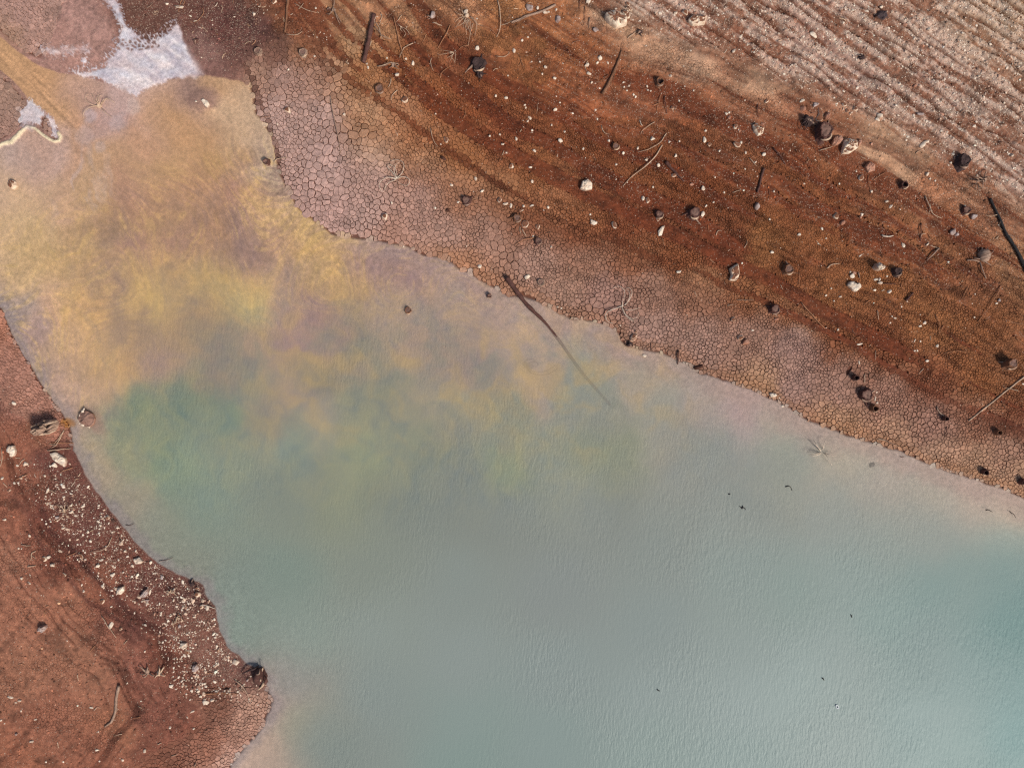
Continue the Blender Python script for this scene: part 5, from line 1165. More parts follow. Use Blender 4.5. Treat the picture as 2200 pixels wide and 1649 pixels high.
stems(1337, 657, [zz('640 560 660 450 700 330 690 220 600 145 520 155 440 190'), zz('690 540 760 470 800 370 805 290 760 220 720 210'), zz('700 540 800 420 850 300 840 220 780 175 730 190'),
    zz('640 555 520 590 400 640 320 690 295 770 320 840 380 895 460 920'), zz('640 560 500 610 350 670 310 740 320 830'), zz('645 570 670 670 740 770 840 850 890 855 860 820'),
    zz('650 580 700 700 800 800 900 815 960 780 1000 690'), zz('700 620 760 640 850 635 950 610 1010 590')], 1.5, 'w',
    'curling white dead stems on cracked mud by the right shore', 'the curling white stems', crown=0.03)
zz = lambda s: TP(2, s)
stems(852, 382, [zz('1180 1500 1150 1450 1110 1410 1130 1390 1175 1420 1190 1490'), zz('1185 1500 1165 1440 1180 1390 1210 1365'), zz('1190 1500 1230 1460 1248 1400 1230 1360 1180 1348 1140 1360'),
    zz('1185 1510 1230 1490 1280 1500 1298 1530 1270 1565 1220 1550 1185 1520'), zz('1180 1510 1110 1495 1050 1530 1040 1570 1060 1610 1080 1620'), zz('1180 1515 1120 1540 1090 1580 1085 1610'),
    zz('1180 1505 1130 1495 1080 1500')], 1.5, 'w', 'flower-like bundle of looping white stems on large mud cracks', 'the looping white stems', crown=0.04)
zz = lambda s: TP(1, s)
stems(214, 227, [zz('840 890 800 850 775 790'), zz('840 885 815 840 835 790'), zz('845 885 830 830 860 800'), zz('850 880 870 845 905 830 915 850'), zz('850 885 900 835 945 850 965 870'),
    zz('835 890 780 885 730 850 720 820 740 790'), zz('835 895 770 900 720 930 700 970 710 1000'), zz('845 900 890 950 950 995')], 1.6, 'p',
    'spidery pale dead plant standing in the shallows below the salt', 'the spidery plant', level=-0.02, crown=0.09)
zz = lambda s: TP(12, s)
stems(1767, 970, [zz('450 590 410 540 350 490'), zz('440 580 410 530 385 490'), zz('460 575 475 515 495 475'), zz('445 605 390 622 350 620'), zz('450 600 400 605 355 610'), zz('475 600 540 620 575 625'),
    zz('470 595 500 630 520 670 540 705')], 2.0, 'w', 'star-shaped white stems rising out of the water by the right shore', 'the star-shaped stems', level=-0.06, crown=0)
zz = lambda s: ZP(940, 0, 9.16, s)
stems(1003, 34, [zz('540 320 430 360 340 440'), zz('530 340 440 430 360 545'), zz('550 350 520 450 510 560'), zz('560 360 545 460 545 550'), zz('600 360 560 500 570 690'), zz('620 380 590 470 640 640 680 690'),
    zz('630 380 650 500 640 690 600 900'), zz('700 460 660 600 640 640'), zz('640 340 720 400 780 470 890 510'), zz('650 330 740 390 770 500 735 710'), zz('500 300 400 270 330 220'), zz('510 280 480 200 470 150'),
    zz('560 380 500 460 400 520'), zz('610 390 620 520 560 600')], 1.3, 'p', 'fan of thin pale roots spreading below a white stone at the top', 'the root fan', name='exposed_roots', part='root', crown=0.08)
stems(969, 114, [zz('320 1030 230 1010 90 990'), zz('320 1035 200 1050 0 1085'), zz('325 1045 260 1100 190 1140'), zz('335 980 350 1080 340 1250'), zz('320 1040 270 1150 235 1220'), zz('330 1050 270 1110 340 1220')], 1.2, 'p',
    'small tangle of pale rootlets on dark soil below the root fan', 'the rootlet tangle', name='exposed_roots', part='root', crown=0.03)
zz = lambda s: ZP(2050, 330, 14.67, s)
stems(2113, 386, [zz('940 800 970 660 1010 500'), zz('950 780 1040 740 1130 760'), zz('960 800 970 900 990 1010'), zz('900 860 910 960 880 1120'), zz('900 800 760 740 600 720 440 710'), zz('800 840 700 780 560 830'),
    zz('760 960 770 1080 800 1170'), zz('820 860 700 900 640 980'), zz('860 850 760 860 560 820'), zz('700 960 690 1050 720 1130')], 2.4, 'g', 'broken grey shrub with splayed stems beside the gravel ridges', 'the splayed grey shrub', name='dead_shrub', crown=0.10, spread=0.2)
zz = lambda s: ZP(2060, 400, 7.49, s)
stems(2115, 550, [zz('370 990 390 1060 440 1130'), zz('350 1070 400 1110 470 1150'), zz('250 1150 330 1170 400 1180'), zz('130 1190 240 1190 340 1220'), zz('340 1220 380 1340 440 1480'), zz('440 1160 520 1080 560 1040'), zz('380 1180 450 1230 520 1270')], 3.2, 'g',
    'gnarled grey root half buried in soil left of the black log', 'the gnarled grey root', name='exposed_roots', part='root', crown=0.22, spread=0.08)
zz = lambda s: TP(13, s)
stems(316, 1441, [zz('1250 840 1210 860 1180 850'), zz('1240 835 1245 800 1240 785'), zz('1230 840 1190 800 1165 790'), zz('1260 850 1290 870 1310 860'), zz('1250 845 1220 880 1200 870')], 3.4, 'g', 'tangled grey driftwood pieces on bare soil, left of two', 'the tangled driftwood', name='driftwood_tangle', part='branch', crown=0.10)
stems(343, 1445, [zz('1345 850 1345 815 1340 790'), zz('1345 850 1375 870 1395 865'), zz('1345 855 1320 870 1305 890'), zz('1350 850 1380 800 1390 790')], 3.6, 'p', 'upright pale driftwood stub on bare soil, right of two', None, name='driftwood_tangle', part='branch', crown=0.09)
zz = lambda s: TP(9, s)
stems(138, 1096, [zz('550 1085 510 1050 470 1030'), zz('550 1085 545 1040 570 1020'), zz('550 1085 590 1060 640 1070'), zz('550 1085 500 1100 470 1090'), zz('555 1090 560 1130 600 1150'), zz('545 1090 520 1140 480 1170'), zz('550 1085 600 1100 630 1110'), zz('560 1080 600 1035 630 1045')], 1.6, 'p',
    'small spiky pale dead shrub in the left bank gravel', 'the spiky shrub', name='dead_shrub', crown=0.07, spread=0.16)
zz = lambda s: ZP(280, 1200, 11, s)
stems(384, 1328, [zz('1100 1380 1080 1480 1040 1540'), zz('1080 1500 1150 1480 1190 1470'), zz('1200 1340 1210 1420 1260 1470'), zz('1000 1460 1000 1530 1030 1630'), zz('1100 1380 1140 1350 1200 1340')], 2.2, 'p', 'forked pale branch in the left gravel below a dark hollow', 'the forked pale branch', name='dead_shrub', crown=0.05)
stems(369, 1270, [zz('930 780 870 760 830 770'), zz('930 780 960 730 900 690'), zz('940 780 1020 800 1060 720 1110 660'), zz('930 790 880 850 850 860'), zz('960 770 1000 780 1100 870')], 2.0, 'p', 'pale splintered twig bundle in gravel near the left shore point', None, name='dead_shrub', crown=0.06)
zz = lambda s: ZP(760, 10, 11.78, s)
stems(846, 139, [zz('1030 1560 940 1470 880 1500 780 1550 600 1570'), zz('1030 1560 1080 1490 1130 1480'), zz('1030 1565 1090 1560 1150 1520'), zz('1020 1570 950 1580 880 1610'), zz('1030 1570 1080 1600 1150 1630')], 1.8, 'g', 'grey twisted root knot on cracked mud right of the dark upper log', 'the twisted root knot', name='exposed_roots', part='root', crown=0.07)
stems(862, 60, [zz('1200 570 1150 520 1080 460'), zz('1200 570 1290 600 1350 650 1410 740'), zz('1200 580 1270 660 1320 740'), zz('1210 570 1180 620 1230 690'), zz('1320 740 1290 780 1260 820')], 1.4, 'p', 'thin pale rootlets over dark soil right of a long tan twig', None, name='exposed_roots', part='root', crown=0.04)
zz = lambda s: TP(2, s)
stems(718, 22, [zz('650 60 665 100 690 140 720 190'), zz('650 60 640 100 610 130'), zz('655 55 660 20 655 -10'), zz('660 80 690 170 710 200'), zz('650 70 630 110 590 120')], 2.2, 'g', 'grey root sprawl at the top edge right of the slender pole', None, name='exposed_roots', part='root', crown=0.06)
# charred root masses
def char_mass(u, v, rpx, n, label, phrase, k='c', seed=1, hgt=0.16, name='charred_roots'):
    c = at(u, v); root = empty(name, c); rr = random.Random(seed)
    p, f = stone_shape(seed + 300, 3, 8)
    p = p * (1 + 0.35 * fbm(p[:, 0] * 3 + seed, p[:, 1] * 3, seed, 3))[:, None]
    me = mk_mesh('root_mass', p * np.array((rpx * S * 0.6, rpx * S * 0.55, hgt)), None, f); grain_from_xy(me, 0.5); me.materials.append(WOODS[k]); link('root_mass', me, root, (0, 0, 0.02))
    for i in range(n):
        a = rr.uniform(0, 6.28); L = rpx * S * rr.uniform(0.6, 1.15); z0 = hgt * rr.uniform(0.5, 1.1)
        P = []
        for t_ in np.linspace(0, 1, 8):
            P.append((L * t_ * math.cos(a + 0.7 * t_ * math.sin(i)), L * t_ * math.sin(a + 0.7 * t_ * math.sin(i)), z0 * (1 - t_) ** 0.8 + 0.03 * math.sin(3 * t_)))
        tube('root', np.array(P), taper(8, rr.uniform(0.02, 0.035), 0.008), WOODS[k] if i % 3 else W_GREY, 6, 0.4, i, root)
    thing(root, u, v, 'roots', None, label, phrase, None, rpx)
char_mass(1733, 262, 19, 12, 'black charred root mass at the left of the large charred stump', 'the charred root mass', seed=2, hgt=0.22)
char_mass(1352, 739, 9, 7, 'small black clump of rotten roots at the waterline', 'the black waterline clump', seed=3, hgt=0.10)
char_mass(1031, 162, 13, 9, 'charred splintered wood below the rotted brown stump', 'the charred splinters', seed=4, hgt=0.14)
char_mass(1374, 70, 9, 5, 'black scrap of burnt wood right below the blotched boulder', None, seed=5, hgt=0.08)
char_mass(2008, 530, 0.1, 0, 'x', None, seed=6) if False else None
char_mass(1850, 124, 10, 5, 'dark tuft of burnt roots in the middle of the gravel ridges', None, seed=7, hgt=0.10)
char_mass(413, 1252, 9, 6, 'black wet debris clump at the left shore point', None, seed=8, hgt=0.08)
char_mass(422, 88, 8, 6, 'small dark debris heap beside the salt crust', None, k='d', seed=9, hgt=0.06)
char_mass(708, 20, 7, 4, 'dark debris clump at the top beside the grey root sprawl', None, k='d', seed=10, hgt=0.06)

# ------------------------------------------------------------------ stumps
def stump(u, v, rpx, hgt_, label=None, phrase=None, hollow=False, k='d', roots=0, desc=None, level=None, oval=1.0, lean=None):
    rr = random.Random(int(u * 7 + v)); hgt = hgt_ * 0.62
    c = at(u, v); base = c.z
    if level is not None or base < 0: c = at_level(u, v, max(base, -0.12)); 
    root = empty('stump', c)
    R = rpx * S; n = 40; a = np.arange(n) / n * 2 * math.pi; sd = int(u) % 89
    lob = 1 + 0.10 * np.cos(3 * a + sd) + 0.06 * np.cos(7 * a + 2 * sd) + 0.05 * np.cos(13 * a + sd)
    prof = [(1.45, -0.06), (1.22, 0.04 * 1), (1.06, 0.25), (0.98, 0.55), (0.95, 0.85), (0.93, 1.0)]
    lx, ly = (rr.uniform(-.12, .12), rr.uniform(-.12, .12)) if lean is None else lean
    V = []
    for f, z in prof:
        zz = hgt * z if z > 0 else z
        jag = 0.07 * hgt * fbm(np.cos(a) * 2 + sd, np.sin(a) * 2, sd, 3) if z == 1.0 else 0
        V.append(np.column_stack([R * f * lob * np.cos(a) + lx * zz, oval * R * f * lob * np.sin(a) + ly * zz, zz + jag + 0 * a]))
    rim = V[-1]; cx = np.array((lx * hgt, ly * hgt, hgt))
    inn = cx + (rim - cx) * 0.80; inn[:, 2] = rim[:, 2] - (0.004 if not hollow else 0.01)
    V.append(inn)
    dz = 0.6 * hgt if hollow else 0.02
    inn2 = cx + (rim - cx) * 0.76; inn2[:, 2] = inn[:, 2] - dz
    V.append(inn2)
    q = []
    i = np.arange(n); j = (i + 1) % n
    for kk in range(len(V) - 1): q.append(np.column_stack([kk * n + i, kk * n + j, (kk + 1) * n + j, (kk + 1) * n + i]))
    VV = np.concatenate(V)
    me = mk_mesh('trunk', VV, np.concatenate(q), None)
    g_ = np.zeros((len(VV), 3), np.float32); g_[:, 0] = np.tile(np.abs(a - math.pi) * 2.5, len(V)); g_[:, 1] = VV[:, 2] * 2
    at_ = me.attributes.new('grain', 'FLOAT_VECTOR', 'POINT'); at_.data.foreach_set('vector', g_.ravel())
    me.materials.append(WOODS[k]); link('trunk', me, root)
    # the cut face, with year rings
    rs = [0.78, 0.62, 0.46, 0.30, 0.15]; T = []
    for f in rs:
        p = cx + (rim - cx) * f; p[:, 2] = inn2[:, 2].mean() + 0.008 * math.cos(40 * f) + 0.02 * fbm(p[:, 0] / R * 2 + sd, p[:, 1] / R * 2, sd + 3, 2); T.append(p)
    T.append(np.array([[cx[0], cx[1], inn2[:, 2].mean() - 0.01]]))
    T = np.concatenate(T); q = []
    for kk in range(len(rs) - 1): q.append(np.column_stack([kk * n + i, kk * n + j, (kk + 1) * n + j, (kk + 1) * n + i]))
    b = (len(rs) - 1) * n
    me = mk_mesh('cut_face', T, np.concatenate(q), np.column_stack([b + i, b + j, np.full(n, len(rs) * n)]))
    g_ = np.zeros((len(T), 3), np.float32); g_[:, 0] = np.hypot(T[:, 0] - cx[0], T[:, 1] - cx[1]) / R * 3; g_[:, 1] = np.arctan2(T[:, 1] - cx[1], T[:, 0] - cx[0]) * 0.3
    at_ = me.attributes.new('grain', 'FLOAT_VECTOR', 'POINT'); at_.data.foreach_set('vector', g_.ravel())
    me.materials.append(W_CHAR if hollow or k == 'c' else W_TOP); link('cut_face', me, root)
    # pale strip on the sunward side, modelled as its sunlit edge, and root spurs
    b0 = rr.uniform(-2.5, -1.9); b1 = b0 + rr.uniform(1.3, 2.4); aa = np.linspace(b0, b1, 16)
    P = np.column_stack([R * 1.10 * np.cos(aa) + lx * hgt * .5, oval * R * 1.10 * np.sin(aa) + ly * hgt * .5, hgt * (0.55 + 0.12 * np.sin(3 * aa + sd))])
    tube('sunlit_edge', P, R * 0.15 * (0.35 + np.sin(np.linspace(0, math.pi, 16))), W_PALE if int(u + v) % 2 else W_GREY, 7, 0.5, sd, root, flat=1.6)
    a0 = rr.uniform(0, 6.28)
    for s_ in range(roots):
        aa = a0 + s_ * 2.1 + rr.uniform(-.3, .3); L = R * rr.uniform(1.9, 2.6)
        P = np.array([(L * t_ * math.cos(aa + 0.4 * t_), L * t_ * math.sin(aa + 0.4 * t_), 0.10 * (1 - t_) ** 1.5 + 0.0) for t_ in np.linspace(0.35, 1, 8)])
        tube('root', P, taper(8, R * 0.22, R * 0.05), W_GREY if s_ % 2 else WOODS[k], 7, 0.3, s_, root)
    thing(root, u, v, 'stump', 'dead tree stumps in the drying mud', label, phrase, desc or ('hollow dark stump' if hollow else 'dark worn stump' if k != 'g' else 'grey worn stump'), 2 * rpx)
    return root
stump(1766, 285, 14, 0.50, 'largest charred stump with pale rim, among stones at the gravel edge', 'the large charred stump', k='d', roots=2, oval=1.25)
stump(1924, 584, 8, 0.30, 'round dark stump right of the tall split boulder', 'the stump by the split boulder', k='c', roots=1)
stump(1692, 579, 10, 0.30, None, None, k='b', roots=2)
stump(1661, 665, 9, 0.32, None, None, k='d', roots=2)
stump(2164, 783, 10, 0.52, 'tall stump with long black shadow near the right edge', 'the tall right stump', k='b', roots=2)
stump(1836, 810, 6, 0.34, None, None, hollow=True)
stump(2072, 453, 8, 0.20, None, None, k='d', roots=1)
stump(1859, 847, 12, 0.30, 'broad brown stump on cracked mud with a smaller stump below', 'the broad brown stump', k='d', roots=2)
stump(1875, 876, 7, 0.30, None, None, hollow=True, k='b', roots=1)
stump(2028, 898, 5, 0.28, None, None, hollow=True)
stump(2140, 928, 6, 0.30, None, None, hollow=True, k='b')
stump(2113, 1012, 6, 0.28, 'hollow dark stump near the right waterline', 'the waterline stump', hollow=True)
stump(2194, 1034, 6, 0.28, None, None, hollow=True)
stump(1111, 469, 8, 0.18, None, None, k='b', roots=1)
stump(1156, 518, 7, 0.20, None, None, k='d', roots=1)
stump(1416, 461, 8, 0.24, 'left of two dark stumps above the long ragged stone', None, k='d', roots=1)
stump(1490, 459, 11, 0.28, 'right and larger of two dark stumps on finely cracked mud', 'the larger mid-slope stump', k='d', roots=2)
stump(1162, 606, 7, 0.12, 'low worn stump on cracked mud near the sinking log', 'the low shore stump', k='g')
stump(1416, 178, 8, 0.24, 'dark stump with hollow heart on bare brown soil, upper middle', 'the upper hollow stump', hollow=True, k='b')
stump(1322, 315, 7, 0.20, None, None, k='b')
stump(2066, 348, 11, 0.30, 'dark oval stump at the edge of the gravel ridges', 'the ridge-edge stump', k='c', oval=1.2)
stump(1940, 399, 7, 0.26, None, None, hollow=True)
stump(652, 115, 8, 0.18, 'round grey-topped stump on smooth mud left of the dark log', 'the grey-topped stump', k='g')
stump(816, 192, 9, 0.20, 'brown stump on cracked mud below the dark upper log', 'the stump below the dark log', k='b')
stump(556, 112, 7, 0.20, 'round stump beside the shore near the top left corner of mud', None, k='g')
stump(575, 349, 6, 0.26, 'small dark stump standing in orange shallows by the shore', 'the stump in the orange shallows', k='d')
stump(877, 668, 7, 0.30, 'lone stump standing in the open shallow water', 'the lone water stump', k='b')
stump(1051, 636, 4.5, 0.22, 'smallest stump, in the water just left of the sinking log', None, k='d')
stump(1003, 431, 9, 0.22, None, None, k='d', roots=2)
stump(1028, 139, 13, 0.26, 'rotted brown stump with dark rim, above charred splinters', 'the rotted brown stump', k='c', roots=2, oval=1.1)
# things that loom under the water
add_stone(1141, 788, 15, 13, 'd', label='dark rounded lump under the water beside the curved sunken root', phrase=None, hz=0.05, zc=-0.07)
add_stone(628, 851, 20, 14, 'd', label='dark submerged lump in the middle of the yellow shallows', phrase=None, hz=0.05, zc=-0.07)
add_stone(1873, 998, 12, 14, 'd', label='dark submerged lump off the right shore, right of the star-shaped stems', phrase=None, hz=0.05, zc=-0.07)

r_ = empty('submerged_root', at_level(1160, 795, -0.04)); org = np.array(r_.location)
for bi, (px_, th_) in enumerate((([(1150, 776), (1136, 780), (1133, 792), (1144, 802), (1165, 806), (1185, 800), (1198, 790)], 3.4), ([(1150, 776), (1156, 783), (1148, 790)], 3.0), ([(1178, 803), (1190, 806)], 2.2))):
    tube('root', ground_path(px_, 14, level=-0.05), taper(14, th_ * S / 2, th_ * S / 5), W_DARK, 7, 0.3, bi, r_, org)
thing(r_, 1160, 795, 'roots', None, 'curved dark root under the water left of the sinking log', None, None, 10)
# the gnarled stump on the left shore
px = ZP(40, 860, 11.0, '480 590 620 530 680 470 800 440 900 450 945 540 920 640 850 730 720 790 530 820 450 720')
c, pts, cu, cv = outline_world(px)
root = empty('gnarled_stump', c)
ga = math.radians(32)
me = outline_mesh('trunk', pts, 0.40, 77, grooves=(ga, 7, 0.9), rough=0.25); grain_from_xy(me, ga); me.materials.append(W_GREY); link('trunk', me, root)
for bi, (s, th) in enumerate((('500 800 640 780 760 760 880 700', 5), ('640 690 720 650 800 590 940 560', 5), ('620 560 760 520 920 480', 5), ('660 740 760 690 880 620', 4), ('560 600 620 640 660 700', 4), ('470 640 520 740 620 770', 3.5))):
    P = ground_path(ZP(40, 860, 11.0, s), 12, lift=0.36, arc=0.08, wob=1.0, seed=bi)
    tube('splinter', P, taper(12, th * S / 2, th * S / 5), W_GREY if bi % 2 else W_PALE, 7, 0.4, bi, root, np.array(c))
thing(root, cu, cv, 'stump', None, 'large gnarled grey stump with split wood on the left shore', 'the gnarled shore stump', None, 45)
# mud lump with a white crusted rim, in the shallows beside it
px = ZP(40, 860, 11.0, '1490 280 1560 245 1670 250 1780 310 1830 430 1800 550 1710 620 1580 600 1490 545 1450 430')
c, pts, cu, cv = outline_world(px)
c.z = max(c.z, 0.0) - 0.02
root = empty('mud_lump', c)
me = outline_mesh('lump', pts, 0.17, 55, dome=0.9, rough=0.14); me.materials.append(M_MUDLUMP); link('lump', me, root)
P = ground_path(ZP(40, 860, 11.0, '1585 190 1560 250 1500 290 1470 380 1455 450 1490 540 1560 590 1640 600 1700 625 1740 605'), 30, lift=0.03, wob=3.0, seed=4)
P[:, 2] = c.z + 0.07
tube('salt_rim', P, 0.036 * (1 + 1.3 * fbm(np.arange(30) * 0.55, np.zeros(30), 5, 3)) * np.minimum(1, np.arange(30)[::-1] / 4 + 0.3) * np.minimum(1, np.arange(30) / 6 + 0.3), M_WHITE, 9, 0.5, 3, root, np.array(c))
thing(root, cu, cv, 'mud lump', None, 'round mud lump with a white crusted rim in the left shallows', 'the white-rimmed mud lump', None, 35)
# dark rotten stump with curved roots at the lower left shore point
c = at(562, 1450)
root = empty('rotten_stump', c)
p, f = stone_shape(444, 3, 8); p = p * (1 + 0.25 * fbm(p[:, 0] * 3, p[:, 1] * 3, 9, 3))[:, None]
me = mk_mesh('trunk', p * np.array((0.22, 0.30, 0.30)), None, f); grain_from_xy(me, 1.0); me.materials.append(W_DARK); link('trunk', me, root)
for bi, (s, th, mt) in enumerate((('1010 1120 1100 1040 1170 940 1170 850', 5.5, W_PALE), ('1050 900 1100 830 1060 740', 3.5, W_PALE), ('1080 480 1060 560 1050 640 980 650 960 620', 3.5, W_GREY), ('540 640 700 560 880 500 1050 400', 5, W_CHAR), ('1200 420 1160 480 1150 560', 3, W_PALE),
                                 ('1210 680 1260 780 1230 880 1180 930', 5, W_DARK))):
    P = ground_path(ZP(480, 1400, 13.74, s), 14, lift=0.16 if bi != 3 else 0.06, arc=0.10, wob=0.6, seed=bi)
    tube('root', P, np.interp(np.linspace(0, 1, 14), [0, 0.6, 1], [0.3, 1, 0.5]) * th * S / 2, mt, 8, 0.3, bi, root, np.array(c))
thing(root, 562, 1450, 'stump', None, 'dark rotten stump with curved pale roots at the left shore point', 'the rotten point stump', None, 40)

# ------------------------------------------------------------------ gravel and litter nobody could count
d12, f20 = ico(1)
def scatter(name, pu, pv, size, tones, zr=0.6, elong=0.5, hue=None):
    n = len(pu)
    z = gsample(Z, pu, pv)
    rad = size[:, None] * S / 2
    k = rng.random((n, len(d12))) * 0.5 + 0.75
    sh = np.stack([1 + elong * rng.random(n), np.ones(n), zr * (0.7 + 0.5 * rng.random(n))], -1)
    v = d12[None] * k[..., None] * sh[:, None, :] * rad[:, None, :] if rad.ndim == 3 else d12[None] * k[..., None] * sh[:, None, :] * rad[:, :, None]
    a = rng.uniform(0, 6.28, n); ca, sa = np.cos(a)[:, None], np.sin(a)[:, None]
    x = v[..., 0] * ca - v[..., 1] * sa; y = v[..., 0] * sa + v[..., 1] * ca
    v = np.stack([x + wx(pu)[:, None], y + wy(pv)[:, None], v[..., 2] + (z + size * S * 0.10)[:, None]], -1)
    f = (f20[None] + (np.arange(n) * len(d12))[:, None, None]).reshape(-1, 3)
    me = mk_mesh(name, v.reshape(-1, 3), None, f, smooth=False)
    add_col(me, 'tone', np.repeat(tones, len(d12), 0))
    g = N(name + '_stone'); c = g.attr('tone').outputs['Color']
    nn = g.ramp(g.noise(g.n('ShaderNodeTexCoord').outputs['Object'], 60, 2), 0.3, 0.7, 0.82, 1.12)
    g.i(g.b, 'Base Color', g.mix(1.0, c, g.n('ShaderNodeCombineColor', Red=nn, Green=nn, Blue=nn).outputs[0], 'MULTIPLY')); g.b.inputs['Roughness'].default_value = 0.9
    g.b.inputs['Specular IOR Level'].default_value = 0.15
    me.materials.append(g.m)
    o = link(name, me); o['kind'] = 'stuff'
    return o
def pick(n, dens):
    pu = rng.uniform(-60, 2260, n); pv = rng.uniform(-60, 1710, n)
    k = rng.random(n) < np.clip(gsample(dens, pu, pv), 0, 1)
    return pu[k], pv[k]
def tones(n, pal, wts):
    i = rng.choice(len(pal), n, p=np.array(wts) / sum(wts))
    return alb(np.array(pal, float)[i] * (1 + rng.normal(0, 0.06, (n, 1))))
# ridges of the upper right
dens = GRAV * (0.25 + 0.75 * tread) * (0.25 + 0.75 * patch) * (1 - 0.85 * np.clip(groove, 0, 1))
pu, pv = pick(480000, dens)
sz = np.exp(rng.normal(0.55, 0.42, len(pu))); sz = np.clip(sz, 0.9, 6.5)
scatter('gravel', pu, pv, sz, tones(len(pu), [(214, 190, 170), (186, 152, 132), (150, 112, 92), (112, 78, 62), (228, 210, 192)], [3.6, 2.6, 1.6, 0.5, 3.4]), zr=0.36)
# left bank wash line
band = sst(2, 12, DL) * (1 - sst(95, 150, DL + 30 * fbm(U / 60, V / 60, 162, 3))) * sst(985, 1090, V) * (1 - sst(1480, 1530, V))
clump = sst(-0.12, 0.32, fbm(U / 24, V / 24, 163, 5) + 0.04 + 0.12 * sst(30, 75, DL))
dens = band * (0.16 + 0.84 * clump)
pu, pv = pick(230000, dens * 0.8)
sz = np.clip(np.exp(rng.normal(0.78, 0.45, len(pu))), 0.9, 8.0)
scatter('gravel', pu, pv, sz, tones(len(pu), [(232, 214, 196), (214, 186, 164), (168, 130, 112), (90, 66, 58)], [4, 3, 1.2, 1.0]), elong=1.0)
# dark corner by the salt, and the upper slope
corner = sst(3, 10, DR) * (U > 262) * (U < 620) * (1 - sst(95, 140, V + 20 * fbm(U / 30, V / 30, 165, 2))) * (0.3 + 0.7 * sst(-0.1, 0.4, fbm(U / 22, V / 22, 164, 3)))
pu, pv = pick(60000, corner * 0.40)
sz = np.clip(np.exp(rng.normal(0.50, 0.40, len(pu))), 0.8, 4.5)
scatter('gravel', pu, pv, sz, tones(len(pu), [(226, 206, 186), (178, 140, 116), (120, 84, 66), (62, 44, 40)], [2.2, 2, 2, 2]), elong=1.2)
slope = LANDM * (0.028 + 0.10 * sst(0.15, 0.5, fbm(U / 45, V / 45, 166, 3)) + 0.16 * sst(200, 330, DR) * (1 - GRAV) * sst(1000, 1300, U) * sst(0.0, 0.4, fbm(U / 55, V / 30, 167, 3)) + 0.25 * (1 - sst(60, 120, V)) * sst(560, 620, U) * (1 - GRAV) * sst(0.0, 0.35, fbm(U / 40, V / 25, 168, 3)))
slope = slope * sst(4, 20, np.maximum(DR, DL)) * (1 - 0.8 * (PM > 0.6)) * ((DR > 0) | (DL > 0))
pu, pv = pick(60000, slope * 0.9)
sz = np.clip(np.exp(rng.normal(0.42, 0.38, len(pu))), 0.8, 3.2)
scatter('gravel', pu, pv, sz, tones(len(pu), [(230, 210, 192), (206, 172, 150), (160, 118, 96), (80, 56, 48)], [3, 2, 1.5, 1]))
sm_ = np.array([r[:4] for r in SMALL])
g_uv = np.array([(1100 + at(a_, b_)[0] / S, 824.5 - at(a_, b_)[1] / S) for a_, b_ in sm_[:, :2]])
scatter('gravel', g_uv[:, 0], g_uv[:, 1], np.maximum(1.5, np.sqrt(sm_[:, 2] * sm_[:, 3])), tones(len(sm_), [(236, 220, 202), (220, 198, 178)], [2, 1]), elong=0.3)
# soil crumbs and clods give the bare slopes their rough look
bare = LANDM * sst(20, 60, np.maximum(DR, DL)) * (1 - sst(0.1, 0.4, PM)) * ((DR > 0) | (DL > 0)) * (0.35 + 0.65 * sst(-0.2, 0.4, fbm(U / 35, V / 35, 169, 3)))
pu, pv = pick(70000, bare * 0.8)
sz = np.clip(np.exp(rng.normal(0.70, 0.40, len(pu))), 0.9, 5.0)
base = gsample(C8, pu, pv)
scatter('soil_crumbs', pu, pv, sz, alb(np.clip(base * np.exp(rng.normal(-0.05, 0.20, (len(pu), 1))), 10, 240)), zr=0.55)
# straw and stem bits
dens = np.clip(corner * 0.5 + band * 0.35 * clump + slope * 0.5 + 0.02 * LANDM * sst(60, 150, DR), 0, 1)
pu, pv = pick(16000, dens * 0.75)
n = len(pu)
L = np.clip(np.exp(rng.normal(1.95, 0.55, n)), 3, 30) * S; a = rng.uniform(0, 6.28, n); bend = rng.normal(0, 0.30, n); r = rng.uniform(0.006, 0.013, n)
tt = np.linspace(-0.5, 0.5, 5)
X = wx(pu)[:, None] + L[:, None] * tt * np.cos(a)[:, None] - (bend * L)[:, None] * (tt ** 2) * 2 * np.sin(a)[:, None]
Y = wy(pv)[:, None] + L[:, None] * tt * np.sin(a)[:, None] + (bend * L)[:, None] * (tt ** 2) * 2 * np.cos(a)[:, None]
Zc = gsample(Z, 1100 + X.ravel() / S, 824.5 - Y.ravel() / S).reshape(n, 5) + 0.014 + 0.02 * rng.random((n, 1)) * np.cos(tt * 3)
nx_, ny_ = -np.sin(a)[:, None], np.cos(a)[:, None]
rad = r[:, None] * np.array((0.7, 1, 1, 0.9, 0.4))
ring = []
for k in range(4):
    an = k * math.pi / 2
    ring.append(np.stack([X + rad * math.cos(an) * nx_, Y + rad * math.cos(an) * ny_, Zc + rad * math.sin(an)], -1))
V_ = np.stack(ring, 2).reshape(-1, 3)          # n,5,4
b0 = (np.arange(n) * 20)[:, None, None]; s_ = (np.arange(4) * 4)[None, :, None]; k_ = np.arange(4)[None, None, :]
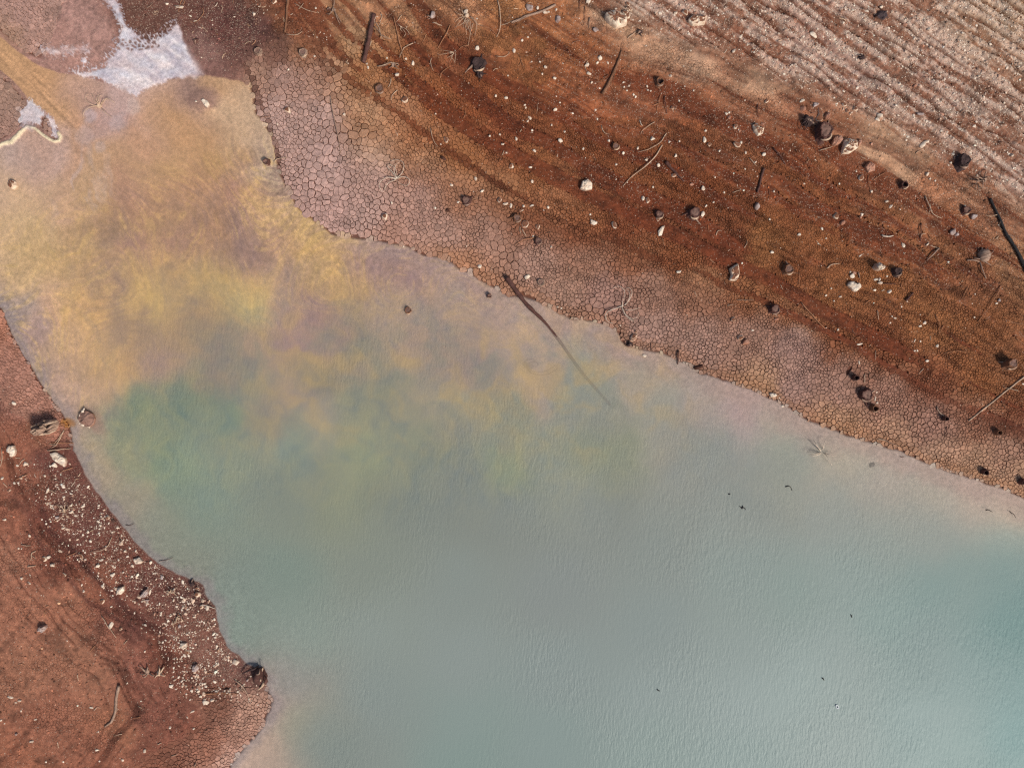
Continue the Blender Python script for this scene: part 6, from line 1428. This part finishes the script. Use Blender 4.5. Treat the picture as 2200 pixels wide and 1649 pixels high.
q0 = b0 + s_ + k_; q1 = b0 + s_ + (k_ + 1) % 4
Q = np.stack([q0, q1, q1 + 4, q0 + 4], -1).reshape(-1, 4)
me = mk_mesh('straw', V_, Q, None)
add_col(me, 'tone', np.repeat(tones(n, [(206, 176, 148), (176, 132, 102), (120, 84, 66), (224, 206, 186)], [3, 3, 2, 1]), 20, 0))
g = N('dry_straw'); g.i(g.b, 'Base Color', g.attr('tone').outputs['Color']); g.b.inputs['Roughness'].default_value = 0.8
me.materials.append(g.m); o = link('straw', me); o['kind'] = 'stuff'

# ------------------------------------------------------------------ one label for each thing
DIRS = ['right of', 'upper right of', 'above', 'upper left of', 'left of', 'lower left of', 'below', 'lower right of']
marks = [t for t in THINGS if t['phrase']]
groups = {}
for t in THINGS:
    if t['label'] is None:
        best = min((m for m in marks if m is not t), key=lambda m: math.hypot(m['u'] - t['u'], m['v'] - t['v']))
        dx, dy = t['u'] - best['u'], -(t['v'] - best['v'])
        k = int(round(math.atan2(dy, dx) / (math.pi / 4))) % 8
        t['rel'] = f"{DIRS[k]} {best['phrase']}"; t['dist'] = math.hypot(dx, dy)
        groups.setdefault((t['desc'], t['rel']), []).append(t)
NUM = ['', '', 'two', 'three', 'four', 'five', 'six', 'seven', 'eight', 'nine', 'ten', 'eleven', 'twelve']
ORD = ['nearest', 'second nearest', 'third nearest', 'fourth nearest', 'fifth nearest', 'sixth nearest', 'seventh nearest', 'eighth nearest', 'ninth nearest', 'tenth nearest']
for (d_, rel), L_ in groups.items():
    L_.sort(key=lambda t: t['dist'])
    for i, t in enumerate(L_):
        t['label'] = f"{d_} {rel}" if len(L_) == 1 else f"{d_} {rel}, {'farthest' if i == len(L_) - 1 else ORD[i]} of {NUM[len(L_)]}"
seen = {}
for t in THINGS:
    t['o']['label'] = t['label']
    seen.setdefault(t['label'], []).append(t)
for k, v_ in seen.items():
    if len(v_) > 1 or not (4 <= len(k.split()) <= 16): print('LABEL?', len(v_), k)
print('things', len(THINGS))
